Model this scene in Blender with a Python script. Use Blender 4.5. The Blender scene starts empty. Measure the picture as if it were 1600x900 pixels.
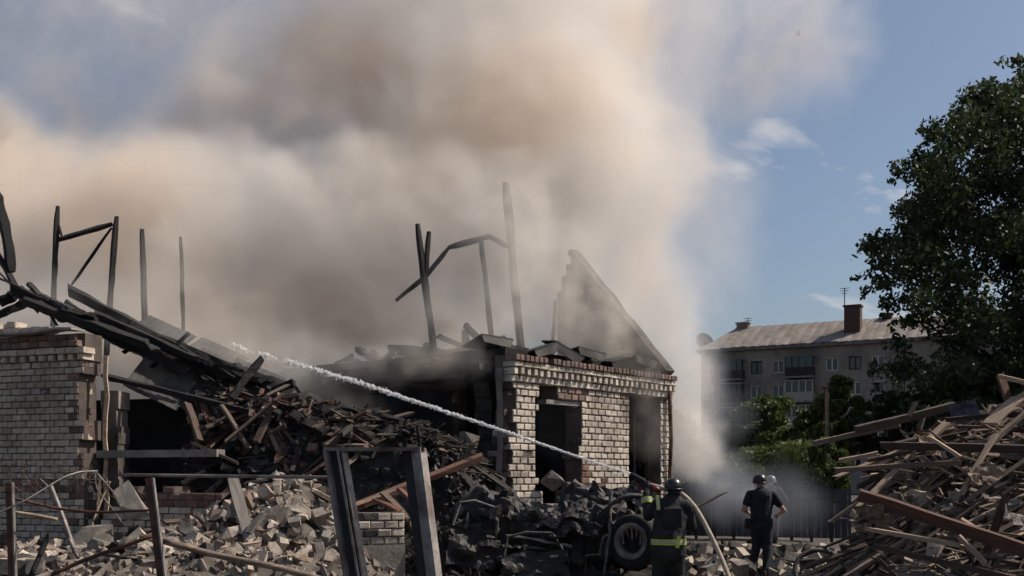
import bpy, bmesh, math, random
import numpy as np
from mathutils import Vector, Matrix, Euler, noise as mnoise

SC = bpy.context.scene
COL = SC.collection
R = math.radians
rnd = random.Random(11)

# ------------------------------------------------------------------ camera
F = 1700.0; HZ = 745.0; CAMZ = 1.7
cam_d = bpy.data.cameras.new('camera'); cam = bpy.data.objects.new('camera', cam_d); COL.objects.link(cam)
cam.location = (0, 0, CAMZ); cam.rotation_euler = (R(90), 0, 0)
cam_d.sensor_width = 36; cam_d.lens = 36 * F / 1600; cam_d.shift_y = (HZ - 450) / 1600
cam_d.clip_start = 0.1; cam_d.clip_end = 3000
SC.camera = cam

# ------------------------------------------------------------------ light
SUN_EL, SUN_AZ = 47.0, 76.0          # azimuth clockwise from +Y (the view direction)
world = bpy.data.worlds.new('World'); SC.world = world; world.use_nodes = True
def build_world():
    nt = world.node_tree; N = nt.nodes; L = nt.links; N.clear()
    out = N.new('ShaderNodeOutputWorld'); bg = N.new('ShaderNodeBackground')
    sky = N.new('ShaderNodeTexSky'); sky.sky_type = 'NISHITA'; sky.sun_disc = False
    sky.sun_elevation = R(SUN_EL); sky.sun_rotation = R(SUN_AZ)
    sky.air_density = 1.0; sky.dust_density = 2.2; sky.ozone_density = 2.2
    tc = N.new('ShaderNodeTexCoord')
    mp = N.new('ShaderNodeMapping'); mp.inputs['Scale'].default_value = (5.0, 5.0, 15.0); mp.inputs['Location'].default_value = (6.19, 1.54, 12.0)
    nz = N.new('ShaderNodeTexNoise'); nz.inputs['Scale'].default_value = 1.0; nz.inputs['Detail'].default_value = 7; nz.inputs['Roughness'].default_value = 0.55
    nz.inputs['Distortion'].default_value = 0.3
    L.new(tc.outputs['Generated'], mp.inputs['Vector']); L.new(mp.outputs['Vector'], nz.inputs['Vector'])
    rp = N.new('ShaderNodeMapRange'); rp.inputs['From Min'].default_value = 0.60; rp.inputs['From Max'].default_value = 0.74
    rp.inputs['To Max'].default_value = 0.95
    L.new(nz.outputs['Fac'], rp.inputs['Value'])
    mx = N.new('ShaderNodeMix'); mx.data_type = 'RGBA'
    mx.inputs['B'].default_value = (9.0, 8.5, 8.3, 1)
    L.new(rp.outputs['Result'], mx.inputs['Factor']); L.new(sky.outputs['Color'], mx.inputs['A'])
    L.new(mx.outputs['Result'], bg.inputs['Color']); bg.inputs['Strength'].default_value = 0.088
    L.new(bg.outputs['Background'], out.inputs['Surface'])
build_world()
sd = bpy.data.lights.new('sun', 'SUN'); sd.energy = 5.0; sd.angle = R(0.5); sd.color = (1.0, 0.91, 0.80)
sun = bpy.data.objects.new('sun', sd); COL.objects.link(sun)
SDIR = Vector((math.sin(R(SUN_AZ)) * math.cos(R(SUN_EL)), math.cos(R(SUN_AZ)) * math.cos(R(SUN_EL)), math.sin(R(SUN_EL))))
sun.rotation_euler = SDIR.to_track_quat('Z', 'Y').to_euler(); sun.location = (40, 10, 50)
vs = SC.view_settings; vs.view_transform = 'Standard'; vs.look = 'None'; vs.gamma = 1; vs.exposure = 0.0
SC.display_settings.display_device = 'sRGB'
cy = SC.cycles
cy.use_denoising = True; cy.use_adaptive_sampling = True; cy.adaptive_threshold = 0.035; cy.adaptive_min_samples = 24
try: cy.denoiser = 'OPENIMAGEDENOISE'
except Exception: pass
cy.max_bounces = 9; cy.diffuse_bounces = 3; cy.glossy_bounces = 2; cy.transmission_bounces = 4; cy.transparent_max_bounces = 8
cy.volume_bounces = 7; cy.volume_step_rate = 1.0; cy.volume_max_steps = 256
cy.sample_clamp_indirect = 6

# ------------------------------------------------------------------ helpers
def P(u, v, d):
    return Vector(((u - 800) / F * d, d, CAMZ + (HZ - v) / F * d))
def px(d): return d / F          # metres per photo pixel at depth d

def lk(o, parent=None):
    COL.objects.link(o)
    if parent is not None:
        o.parent = parent
        if parent.type == 'EMPTY': o.matrix_parent_inverse = Matrix.Translation(-parent.location)
    return o
def tag(o, label=None, cat=None, group=None, kind=None):
    if label: o['label'] = label
    if cat: o['category'] = cat
    if group: o['group'] = group
    if kind: o['kind'] = kind
    elif cat: o['kind'] = 'thing'
    return o
def thing(name, label, cat, loc=(0, 0, 0), group=None):
    o = bpy.data.objects.new(name, None); o.location = loc; o.empty_display_size = .2
    lk(o); tag(o, label, cat, group); return o

class MB:
    def __init__(s): s.v = []; s.f = []
    def add(s, vs_, fs):
        n = len(s.v); s.v.extend([tuple(p) for p in vs_]); s.f.extend([tuple(i + n for i in f) for f in fs]); return s
    def box(s, c, ax, ay, az):
        """c centre, ax ay az half-axis vectors"""
        c = Vector(c); ax = Vector(ax); ay = Vector(ay); az = Vector(az)
        vs_ = [c + sx * ax + sy * ay + sz * az for sx in (-1, 1) for sy in (-1, 1) for sz in (-1, 1)]
        return s.add(vs_, [(0, 1, 3, 2), (4, 6, 7, 5), (0, 4, 5, 1), (2, 3, 7, 6), (0, 2, 6, 4), (1, 5, 7, 3)])
    def bx(s, x0, y0, z0, x1, y1, z1):
        return s.box(((x0 + x1) / 2, (y0 + y1) / 2, (z0 + z1) / 2), ((x1 - x0) / 2, 0, 0), (0, (y1 - y0) / 2, 0), (0, 0, (z1 - z0) / 2))
    def beam(s, p0, p1, w, h, up=(0, 0, 1)):
        p0 = Vector(p0); p1 = Vector(p1); d = (p1 - p0)
        if d.length < 1e-6: return s
        dn = d.normalized(); u = Vector(up)
        if abs(dn.dot(u)) > .98: u = Vector((1, 0, 0))
        sd_ = dn.cross(u).normalized(); u = sd_.cross(dn).normalized()
        return s.box((p0 + p1) / 2, d / 2, sd_ * w / 2, u * h / 2)
    def tube(s, pts, rad, n=8, cap=True):
        pts = [Vector(p) for p in pts]
        if not hasattr(rad, '__len__'): rad = [rad] * len(pts)
        rings = []; up = Vector((0, 0, 1)); prev = None
        vs_ = []; fs = []
        for i, p in enumerate(pts):
            t = (pts[min(i + 1, len(pts) - 1)] - pts[max(i - 1, 0)]).normalized()
            if prev is None:
                a = t.cross(up if abs(t.z) < .95 else Vector((1, 0, 0))).normalized()
            else:
                a = (prev - t * prev.dot(t)).normalized()
            prev = a; b = t.cross(a)
            for k in range(n):
                an = 2 * math.pi * k / n
                vs_.append(p + (a * math.cos(an) + b * math.sin(an)) * rad[i])
        for i in range(len(pts) - 1):
            for k in range(n):
                fs.append((i * n + k, i * n + (k + 1) % n, (i + 1) * n + (k + 1) % n, (i + 1) * n + k))
        if cap:
            fs.append(tuple(range(n - 1, -1, -1))); m = (len(pts) - 1) * n; fs.append(tuple(m + k for k in range(n)))
        return s.add(vs_, fs)
    def prism(s, poly, dvec):
        """poly list of 3d points, extruded by dvec"""
        n = len(poly); d = Vector(dvec)
        vs_ = [Vector(p) for p in poly] + [Vector(p) + d for p in poly]
        fs = [tuple(range(n - 1, -1, -1)), tuple(range(n, 2 * n))] + [(i, (i + 1) % n, n + (i + 1) % n, n + i) for i in range(n)]
        return s.add(vs_, fs)
    def sphere(s, c, r, nu=12, nv=8, z0=-1, z1=1):
        c = Vector(c); r = Vector(r) if hasattr(r, '__len__') else Vector((r, r, r))
        vs_ = []; fs = []
        a0 = math.asin(max(-1, z0)); a1 = math.asin(min(1, z1))
        for j in range(nv + 1):
            a = a0 + (a1 - a0) * j / nv
            for i in range(nu):
                b = 2 * math.pi * i / nu
                vs_.append(c + Vector((math.cos(a) * math.cos(b) * r.x, math.cos(a) * math.sin(b) * r.y, math.sin(a) * r.z)))
        for j in range(nv):
            for i in range(nu):
                fs.append((j * nu + i, j * nu + (i + 1) % nu, (j + 1) * nu + (i + 1) % nu, (j + 1) * nu + i))
        return s.add(vs_, fs)
    def mesh(s, name, mat, smooth=False):
        me = bpy.data.meshes.new(name); me.from_pydata(s.v, [], s.f); me.update()
        if mat is not None: me.materials.append(mat)
        if smooth: me.polygons.foreach_set('use_smooth', [True] * len(me.polygons))
        bm = bmesh.new(); bm.from_mesh(me); bmesh.ops.recalc_face_normals(bm, faces=bm.faces); bm.to_mesh(me); bm.free()
        return me
    def build(s, name, mat, parent=None, smooth=False):
        return lk(bpy.data.objects.new(name, s.mesh(name, mat, smooth)), parent)

def inst(name, me, mw, parent=None):
    o = bpy.data.objects.new(name, me); lk(o, parent); o.matrix_basis = mw; return o

def frame_mat(p0, p1, w, h, roll=0.0):
    """matrix taking the unit piece (x 0..1, y,z -.5..+.5) onto the bar p0-p1"""
    p0 = Vector(p0); p1 = Vector(p1); d = p1 - p0; dn = d.normalized(); u = Vector((0, 0, 1))
    if abs(dn.dot(u)) > .97: u = Vector((0, -1, 0))
    y = u.cross(dn).normalized(); z = dn.cross(y)
    c, s_ = math.cos(roll), math.sin(roll); y, z = y * c + z * s_, z * c - y * s_
    m = Matrix(((d.x, y.x * w, z.x * h, p0.x), (d.y, y.y * w, z.y * h, p0.y), (d.z, y.z * w, z.z * h, p0.z), (0, 0, 0, 1)))
    return m

def fbm(p, s=1.0, o=4):
    return mnoise.fractal(Vector(p) * s, 1.0, 2.0, o)
def sstep(a, b, x):
    t = max(0., min(1., (x - a) / (b - a))); return t * t * (3 - 2 * t)

# ------------------------------------------------------------------ materials
def M(name, c1, c2=None, scale=6.0, rough=.9, bump=.25, bscale=30.0, var=.25, metal=0.0, stretch=None, lo=.38, hi=.62,
      c3=None, s3=1.3, lo3=.5, hi3=.7, island=False, spec=.3, transl=0.0, world_c3=True, detail=5):
    m = bpy.data.materials.new(name); m.use_nodes = True
    nt = m.node_tree; N = nt.nodes; L = nt.links; b = N['Principled BSDF']
    tc = N.new('ShaderNodeTexCoord'); vec = tc.outputs['Object']
    if stretch:
        mp = N.new('ShaderNodeMapping'); mp.inputs['Scale'].default_value = stretch; L.new(vec, mp.inputs['Vector']); vec = mp.outputs['Vector']
    oi = N.new('ShaderNodeObjectInfo')
    ad = N.new('ShaderNodeVectorMath'); ad.operation = 'ADD'; L.new(vec, ad.inputs[0])
    ml = N.new('ShaderNodeMath'); ml.operation = 'MULTIPLY'; ml.inputs[1].default_value = 37.0; L.new(oi.outputs['Random'], ml.inputs[0]); L.new(ml.outputs[0], ad.inputs[1])
    vec = ad.outputs[0]
    nz = N.new('ShaderNodeTexNoise'); nz.inputs['Scale'].default_value = scale; nz.inputs['Detail'].default_value = detail; nz.inputs['Roughness'].default_value = .6
    L.new(vec, nz.inputs['Vector'])
    mr = N.new('ShaderNodeMapRange'); mr.inputs['From Min'].default_value = lo; mr.inputs['From Max'].default_value = hi; L.new(nz.outputs['Fac'], mr.inputs['Value'])
    mx = N.new('ShaderNodeMix'); mx.data_type = 'RGBA'; mx.inputs['A'].default_value = (*c1, 1); mx.inputs['B'].default_value = (*(c2 or c1), 1)
    L.new(mr.outputs['Result'], mx.inputs['Factor']); col = mx.outputs['Result']
    if c3:
        ge = N.new('ShaderNodeNewGeometry')
        n3 = N.new('ShaderNodeTexNoise'); n3.inputs['Scale'].default_value = s3; n3.inputs['Detail'].default_value = 4
        L.new(ge.outputs['Position'] if world_c3 else vec, n3.inputs['Vector'])
        m3 = N.new('ShaderNodeMapRange'); m3.inputs['From Min'].default_value = lo3; m3.inputs['From Max'].default_value = hi3; L.new(n3.outputs['Fac'], m3.inputs['Value'])
        x3 = N.new('ShaderNodeMix'); x3.data_type = 'RGBA'; x3.inputs['B'].default_value = (*c3, 1)
        L.new(m3.outputs['Result'], x3.inputs['Factor']); L.new(col, x3.inputs['A']); col = x3.outputs['Result']
    if var:
        hs = N.new('ShaderNodeHueSaturation')
        rm = N.new('ShaderNodeMapRange'); rm.inputs['To Min'].default_value = 1 - var; rm.inputs['To Max'].default_value = 1 + var
        if island:
            ge2 = N.new('ShaderNodeNewGeometry'); L.new(ge2.outputs['Random Per Island'], rm.inputs['Value'])
        else: L.new(oi.outputs['Random'], rm.inputs['Value'])
        L.new(rm.outputs['Result'], hs.inputs['Value']); L.new(col, hs.inputs['Color']); col = hs.outputs['Color']
    L.new(col, b.inputs['Base Color']); b.inputs['Roughness'].default_value = rough; b.inputs['Metallic'].default_value = metal
    b.inputs['Specular IOR Level'].default_value = spec
    if bump:
        n2 = N.new('ShaderNodeTexNoise'); n2.inputs['Scale'].default_value = bscale; n2.inputs['Detail'].default_value = 6; n2.inputs['Roughness'].default_value = .65
        L.new(vec, n2.inputs['Vector'])
        bp = N.new('ShaderNodeBump'); bp.inputs['Strength'].default_value = bump; bp.inputs['Distance'].default_value = .03
        L.new(n2.outputs['Fac'], bp.inputs['Height']); L.new(bp.outputs['Normal'], b.inputs['Normal'])
    if transl:
        out = N['Material Output']; tr = N.new('ShaderNodeBsdfTranslucent'); ms = N.new('ShaderNodeMixShader'); ms.inputs[0].default_value = transl
        L.new(col, tr.inputs['Color']); L.new(b.outputs[0], ms.inputs[1]); L.new(tr.outputs[0], ms.inputs[2]); L.new(ms.outputs[0], out.inputs['Surface'])
    return m

SOOT = (.035, .032, .03)
MT = {}
MT['brick'] = M('silicate_brick', (.60, .525, .435), (.48, .41, .335), 5, .95, .5, 25, .13, c3=(.15, .12, .098), s3=1.2, lo3=.47, hi3=.76)
MT['brick_grey'] = M('grey_silicate_brick', (.53, .455, .365), (.41, .34, .265), 5, .95, .5, 25, .17, c3=(.11, .085, .07), s3=.9, lo3=.5, hi3=.8)
MT['brick_i'] = M('silicate_brick_mass', (.60, .525, .435), (.48, .41, .335), 5, .95, .5, 25, .13, c3=(.15, .12, .098), s3=1.2, lo3=.47, hi3=.76, island=True)
MT['brick_grey_i'] = M('grey_brick_mass', (.53, .455, .365), (.41, .34, .265), 5, .95, .5, 25, .17, c3=(.11, .085, .07), s3=.9, lo3=.5, hi3=.8, island=True)
MT['brick_red'] = M('red_brick', (.20, .105, .078), (.135, .075, .058), 6, .95, .5, 25, .25, c3=(.09, .06, .05), s3=1.4)
MT['brick_pink'] = M('stained_brick', (.24, .15, .12), (.17, .12, .10), 6, .95, .5, 25, .2, c3=(.07, .055, .05), s3=1.4)
MT['brick_char'] = M('sooty_brick', (.085, .078, .07), (.035, .033, .03), 4, .95, .5, 25, .35)
MT['mortar'] = M('mortar', (.16, .132, .112), (.09, .075, .064), 3, 1, .6, 18, 0)
MT['mortar_dark'] = M('sooty_mortar', (.12, .095, .082), (.075, .06, .052), 3, 1, .6, 18, 0)
MT['plaster'] = M('plaster', (.30, .25, .22), (.21, .17, .15), 2.5, .95, .4, 14, .1, c3=SOOT, s3=.8, lo3=.45, hi3=.7)
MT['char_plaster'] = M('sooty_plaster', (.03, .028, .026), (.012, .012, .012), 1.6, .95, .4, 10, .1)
MT['concrete'] = M('concrete', (.25, .225, .195), (.15, .132, .115), 3, .95, .5, 22, .25)
MT['rubble'] = M('brick_rubble', (.45, .38, .31), (.22, .18, .145), 3, 1, .5, 14, .35, island=True, c3=(.13, .105, .09), s3=1.2, lo3=.46, hi3=.66)
MT['dust'] = M('rubble_dust', (.22, .185, .152), (.10, .083, .069), 3, 1, .9, 9, 0, c3=(.045, .04, .036), s3=.7, lo3=.45, hi3=.68)
MT['ash'] = M('ash_debris', (.06, .05, .043), (.02, .018, .016), 3, 1, .9, 10, .5, island=True, c3=(.10, .09, .085), s3=1.8, lo3=.58, hi3=.72)
MT['ash_ground'] = M('ash_ground', (.04, .036, .033), (.016, .015, .014), 2.5, 1, .9, 8, 0, c3=(.09, .08, .072), s3=1.5, lo3=.58, hi3=.74)
MT['char'] = M('charred_wood', (.028, .026, .025), (.010, .010, .010), 3, .75, .9, 9, .4, stretch=(3, 12, 12), spec=.35)
MT['char_grey'] = M('ashen_charred_wood', (.075, .07, .066), (.02, .02, .019), 3, .9, .8, 9, .4, stretch=(3, 12, 12))
MT['wood'] = M('weathered_wood', (.29, .215, .16), (.12, .088, .066), 2.2, .9, .8, 7, .5, stretch=(2, 9, 9))
MT['wood_dark'] = M('dark_wood', (.135, .09, .067), (.05, .036, .029), 2.2, .9, .6, 7, .4, stretch=(2, 9, 9))
MT['wood_light'] = M('splintered_wood', (.48, .36, .26), (.30, .21, .145), 2.2, .85, .4, 7, .25, stretch=(2, 9, 9))
MT['wood_red'] = M('red_brown_wood', (.165, .078, .05), (.08, .042, .03), 2.2, .75, .4, 7, .25, stretch=(2, 9, 9))
MT['stick_a'] = M('stick_wood', (.21, .155, .118), (.09, .068, .054), 3, .9, .2, 12, .5, island=True)
MT['stick_b'] = M('lath_wood', (.46, .35, .26), (.28, .21, .15), 3, .9, .2, 12, .4, island=True)
MT['stick_c'] = M('burnt_stick', (.075, .056, .044), (.025, .021, .018), 3, .9, .2, 12, .6, island=True)
MT['loose'] = M('loose_silicate', (.54, .46, .375), (.32, .265, .215), 5, .95, .5, 25, .4, c3=(.12, .098, .08), s3=1.6, lo3=.45, hi3=.7)
MT['rust'] = M('rusty_steel', (.16, .068, .04), (.075, .04, .03), 7, .85, .4, 30, .25, c3=(.05, .04, .035), s3=3)
MT['steel'] = M('dull_steel', (.30, .27, .25), (.17, .15, .135), 6, .55, .25, 30, .2, metal=.35, c3=(.10, .06, .042), s3=2.4)
MT['steel_dark'] = M('dark_steel', (.035, .033, .032), (.02, .019, .018), 5, .6, .2, 30, .2, metal=.2)
MT['burnt'] = M('burnt_metal', (.015, .014, .014), (.034, .03, .027), 3, .6, .4, 9, .4, metal=.15, c3=(.10, .085, .072), s3=2.4, lo3=.57, hi3=.75, spec=.35)
MT['burnt_grey'] = M('ashen_metal', (.15, .135, .122), (.04, .037, .035), 5, .7, .6, 12, .4, metal=.2)
MT['sheet'] = M('asbestos_sheet', (.15, .145, .135), (.07, .067, .063), 1.5, .95, .5, 14, .2, c3=SOOT, s3=1.3, lo3=.45, hi3=.66)
MT['sheet_dark'] = M('sooty_roof_sheet', (.05, .052, .052), (.025, .025, .026), 2.5, .8, .4, 14, .3)
MT['zinc'] = M('pale_flashing', (.36, .34, .31), (.22, .2, .18), 4, .6, .2, 20, .2)
MT['rubber'] = M('burnt_rubber', (.018, .017, .017), (.03, .028, .026), 8, .85, .4, 30, 0)
MT['rim'] = M('scorched_rim', (.29, .25, .215), (.12, .1, .088), 6, .6, .3, 25, 0, metal=.3)
MT['ground'] = M('dirt_ground', (.115, .098, .082), (.06, .052, .045), 1.2, 1, .8, 6, 0, c3=(.05, .044, .038), s3=.25, lo3=.42, hi3=.66)
MT['tarp'] = M('torn_fabric', (.24, .18, .135), (.13, .10, .08), 4, .95, .4, 20, .35)
MT['tarp_blue'] = M('blue_grey_sheet', (.10, .115, .16), (.06, .07, .10), 4, .7, .3, 20, .2)
MT['skin'] = M('skin', (.44, .27, .20), (.38, .225, .165), 6, .55, .05, 60, 0)
MT['cloth_black'] = M('black_cloth', (.016, .016, .018), (.028, .028, .03), 6, .9, .8, 12, 0)
MT['cloth_coat'] = M('fire_coat_cloth', (.016, .017, .019), (.036, .035, .035), 5, .85, 1.0, 11, 0)
MT['cloth_navy'] = M('navy_cloth', (.017, .019, .026), (.03, .032, .042), 6, .9, .8, 12, 0)
MT['cloth_blue'] = M('grey_blue_cloth', (.055, .065, .09), (.08, .092, .12), 8, .9, .3, 40, 0)
MT['helmet'] = M('black_helmet', (.014, .014, .015), (.022, .022, .023), 8, .32, .05, 40, 0, spec=.5)
MT['helmet_grey'] = M('grey_helmet', (.17, .17, .175), (.12, .12, .125), 8, .4, .05, 40, 0, spec=.5)
MT['lime'] = M('lime_reflective_tape', (.55, .62, .10), (.42, .48, .08), 9, .6, .1, 50, 0)
MT['silver'] = M('silver_reflective_tape', (.55, .55, .52), (.42, .42, .40), 9, .45, .1, 50, 0)
MT['hose'] = M('canvas_hose', (.46, .38, .30), (.32, .25, .19), 9, .85, .3, 50, 0)
MT['red_paint'] = M('red_nozzle', (.22, .03, .022), (.14, .022, .018), 9, .4, .1, 40, 0, spec=.5)
MT['leaf_dark'] = M('walnut_leaf', (.046, .066, .024), (.028, .043, .016), 3, .55, 0, 10, .5, island=True, transl=.32, spec=.35)
MT['leaf_mid'] = M('shrub_leaf', (.085, .12, .032), (.055, .085, .024), 3, .6, 0, 10, .4, island=True, transl=.3, spec=.3)
MT['leaf_lite'] = M('light_leaf', (.11, .14, .04), (.075, .105, .03), 3, .6, 0, 10, .35, island=True, transl=.35, spec=.3)
MT['bark'] = M('bark', (.075, .06, .048), (.04, .033, .028), 6, .95, .9, 14, .2, stretch=(6, 6, 1.5))
MT['flat_wall'] = M('apartment_brick', (.32, .265, .22), (.26, .215, .18), 1.5, .95, .3, 6, 0, c3=(.10, .088, .078), s3=.35, lo3=.45, hi3=.75)
MT['flat_white'] = M('white_frame', (.62, .60, .57), (.52, .5, .48), 3, .7, .1, 20, .1)
MT['flat_balc'] = M('dark_balcony', (.06, .042, .038), (.045, .034, .03), 3, .9, .2, 12, .3)
MT['flat_pale'] = M('pale_balcony', (.34, .31, .28), (.28, .255, .23), 3, .9, .2, 12, .15)
MT['roof_slate'] = M('roof_sheet', (.26, .225, .195), (.19, .16, .14), 1.2, .95, .2, 8, .14)
MT['chimney'] = M('chimney_brick', (.11, .06, .048), (.075, .044, .037), 5, .95, .4, 12, 0)
MT['fence_blue'] = M('dark_fence_sheet', (.05, .055, .065), (.035, .038, .045), 2, .7, .2, 14, .2)

def glass_mat():
    m = bpy.data.materials.new('window_glass'); m.use_nodes = True; b = m.node_tree.nodes['Principled BSDF']
    b.inputs['Base Color'].default_value = (.02, .024, .03, 1); b.inputs['Roughness'].default_value = .08; b.inputs['Specular IOR Level'].default_value = .6
    return m
MT['glass'] = glass_mat()
def water_mat():
    m = bpy.data.materials.new('water_spray'); m.use_nodes = True; nt = m.node_tree; b = nt.nodes['Principled BSDF']
    b.inputs['Base Color'].default_value = (.96, .96, .96, 1); b.inputs['Roughness'].default_value = .35; b.inputs['Specular IOR Level'].default_value = .5
    tr = nt.nodes.new('ShaderNodeBsdfTranslucent'); tr.inputs['Color'].default_value = (.96, .96, .95, 1)
    ms = nt.nodes.new('ShaderNodeMixShader'); ms.inputs[0].default_value = .5
    nt.links.new(b.outputs[0], ms.inputs[1]); nt.links.new(tr.outputs[0], ms.inputs[2])
    tp = nt.nodes.new('ShaderNodeBsdfTransparent'); m2 = nt.nodes.new('ShaderNodeMixShader'); m2.inputs[0].default_value = .3
    nt.links.new(ms.outputs[0], m2.inputs[1]); nt.links.new(tp.outputs[0], m2.inputs[2]); nt.links.new(m2.outputs[0], nt.nodes['Material Output'].inputs['Surface'])
    return m
MT['water'] = water_mat()

# ------------------------------------------------------------------ shared unit pieces
def brick_mesh(name, L, D, H, mat, seed):
    """brick: x along wall 0-centred, front face at y=0 (towards -y), depth D to +y; chamfered, slightly uneven front"""
    r = random.Random(seed); c = .012; j = lambda a: r.uniform(-a, a)
    v = []
    for y, ins in ((0, c), (c * 1.2, 0), (D, 0)):
        for sx, sz in ((-1, -1), (1, -1), (1, 1), (-1, 1)):
            v.append((sx * (L / 2 - ins) + j(.006), y + (j(.008) if y == 0 else 0), sz * (H / 2 - ins) + j(.005)))
    f = [(0, 1, 2, 3), (8, 11, 10, 9)]
    for a in (0, 4):
        for k in range(4): f.append((a + k, a + 4 + k, a + 4 + (k + 1) % 4, a + (k + 1) % 4))
    m = MB(); m.add(v, f); return m.mesh(name, mat)
def chunk_mesh(name, mat, seed, rough=.18, cut=True):
    """broken block within +-.5"""
    r = random.Random(seed); bm = bmesh.new()
    bmesh.ops.create_cube(bm, size=1)
    for v in bm.verts: v.co += Vector((r.uniform(-rough, rough), r.uniform(-rough, rough), r.uniform(-rough, rough)))
    if cut:
        for k in range(2):
            n = Vector((r.uniform(-1, 1), r.uniform(-1, 1), r.uniform(-1, 1))).normalized()
            bmesh.ops.bisect_plane(bm, geom=bm.verts[:] + bm.edges[:] + bm.faces[:], plane_co=n * r.uniform(.33, .5), plane_no=n, clear_outer=True)
            bmesh.ops.holes_fill(bm, edges=[e for e in bm.edges if e.is_boundary])
    bmesh.ops.recalc_face_normals(bm, faces=bm.faces)
    me = bpy.data.meshes.new(name); bm.to_mesh(me); bm.free(); me.materials.append(mat); return me
def plank_mesh(name, mat, seed, seg=5, bend=.06, rag=.12, jag=.05, taper=0.0):
    """unit bar x 0..1, section +-.5, broken uneven ends"""
    r = random.Random(seed); v = []; f = []
    by, bz = r.uniform(-bend, bend), r.uniform(-bend, bend)
    for i in range(seg + 1):
        t = i / seg; k = 4 * t * (1 - t)
        sc = 1 - taper * t
        for sy, sz in ((-1, -1), (1, -1), (1, 1), (-1, 1)):
            x = t + (r.uniform(-jag, jag) * .8 if i in (0, seg) else r.uniform(-.02, .02))
            v.append((x, sy * .5 * sc * (1 + r.uniform(-rag, rag)) + by * k * 1.5, sz * .5 * sc * (1 + r.uniform(-rag, rag)) + bz * k * 1.5))
    for i in range(seg):
        for k in range(4): f.append((i * 4 + k, i * 4 + (k + 1) % 4, i * 4 + 4 + (k + 1) % 4, i * 4 + 4 + k))
    f.append((3, 2, 1, 0)); m = seg * 4; f.append((m, m + 1, m + 2, m + 3))
    b = MB(); b.add(v, f); return b.mesh(name, mat)
PL = {}
def plank(mk, style='plank'):
    key = (mk, style)
    if key not in PL:
        if style == 'char': PL[key] = [plank_mesh('charred_bar', MT[mk], s, 9, .12, .3, .05) for s in range(6)]
        elif style == 'round': PL[key] = [pole_mesh(MT[mk], s) for s in range(3)]
        else: PL[key] = [plank_mesh('timber_bar', MT[mk], s + 20, 5, .1, .1, .035) for s in range(7)]
    return rnd.choice(PL[key])
def pole_mesh(mat, seed):
    r = random.Random(seed); b = MB()
    pts = [(i / 6, r.uniform(-.2, .2), r.uniform(-.2, .2)) for i in range(7)]
    b.tube(pts, [.5 * (1 - .02 * i) for i in range(7)], 7); return b.mesh('pole_bar', mat, True)
def bar(name, p0, p1, w, h, mk, style='plank', parent=None, roll=None, label=None, cat=None, group=None):
    o = inst(name, plank(mk, style), frame_mat(p0, p1, w, h, rnd.uniform(-.4, .4) if roll is None else roll), parent)
    return tag(o, label, cat, group)
CH = {}
def chunk(mk):
    if mk not in CH: CH[mk] = [chunk_mesh('broken_block', MT[mk], s, (.03, .05, .10, .17)[s % 4], s % 4 > 0) for s in range(14)]
    return rnd.choice(CH[mk])
def crumple(mk, seed, nx=9, ny=7, amp=.22, th=.0):
    """crumpled sheet in x,y +-.5"""
    r = random.Random(seed); off = Vector((r.uniform(0, 50), r.uniform(0, 50), 0)); v = []; f = []
    for i in range(nx + 1):
        for j in range(ny + 1):
            x, y = i / nx - .5, j / ny - .5
            p = Vector((x * 3, y * 3, 0)) + off
            n = mnoise.noise(p); n2 = abs(mnoise.noise(p * 2.3)); 
            e = 1 + .18 * mnoise.noise(p * 1.7 + Vector((9, 9, 9)))
            v.append((x * e + .06 * mnoise.noise(p * 3), y * e + .06 * mnoise.noise(p * 3 + Vector((5, 0, 0))), amp * (n * 1.6 + n2 * .9)))
    for i in range(nx):
        for j in range(ny):
            a = i * (ny + 1) + j; f.append((a, a + 1, a + ny + 2, a + ny + 1))
    b = MB(); b.add(v, f); me = bpy.data.meshes.new('crumpled_sheet'); me.from_pydata(b.v, [], b.f); me.materials.append(MT[mk])
    bm = bmesh.new(); bm.from_mesh(me)
    bmesh.ops.triangulate(bm, faces=bm.faces)
    bmesh.ops.solidify(bm, geom=bm.faces[:], thickness=.012); bmesh.ops.recalc_face_normals(bm, faces=bm.faces)
    bm.to_mesh(me); bm.free()
    return me
CR = {}
def crumpled(mk, n=5):
    if mk not in CR: CR[mk] = [crumple(mk, s * 7 + 3) for s in range(n)]
    return rnd.choice(CR[mk])
def mtx(loc, rot, sc):
    return Matrix.LocRotScale(Vector(loc), Euler(rot), Vector(sc))
# ------------------------------------------------------------------ ground
def build_ground():
    def axis(lo, hi, a, b, fine, coarse):
        xs = []; x = lo
        while x < hi:
            xs.append(x); x += fine if a <= x < b else coarse
        xs.append(hi); return xs
    X = axis(-400, 400, -14, 14, .6, 14); Y = axis(-60, 700, 8, 40, .6, 15)
    v = []; f = []
    for y in Y:
        for x in X:
            near = sstep(60, 30, abs(y - 20)) * sstep(50, 25, abs(x))
            v.append((x, y, near * (.10 * fbm((x, y, 0), .5) + .05 * fbm((x, y, 3), 1.8)) - .02))
    n = len(X)
    for j in range(len(Y) - 1):
        for i in range(n - 1): f.append((j * n + i, j * n + i + 1, (j + 1) * n + i + 1, (j + 1) * n + i))
    b = MB(); b.v = v; b.f = f; o = b.build('ground', MT['ground'], None, True); tag(o, kind='structure')
build_ground()

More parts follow.
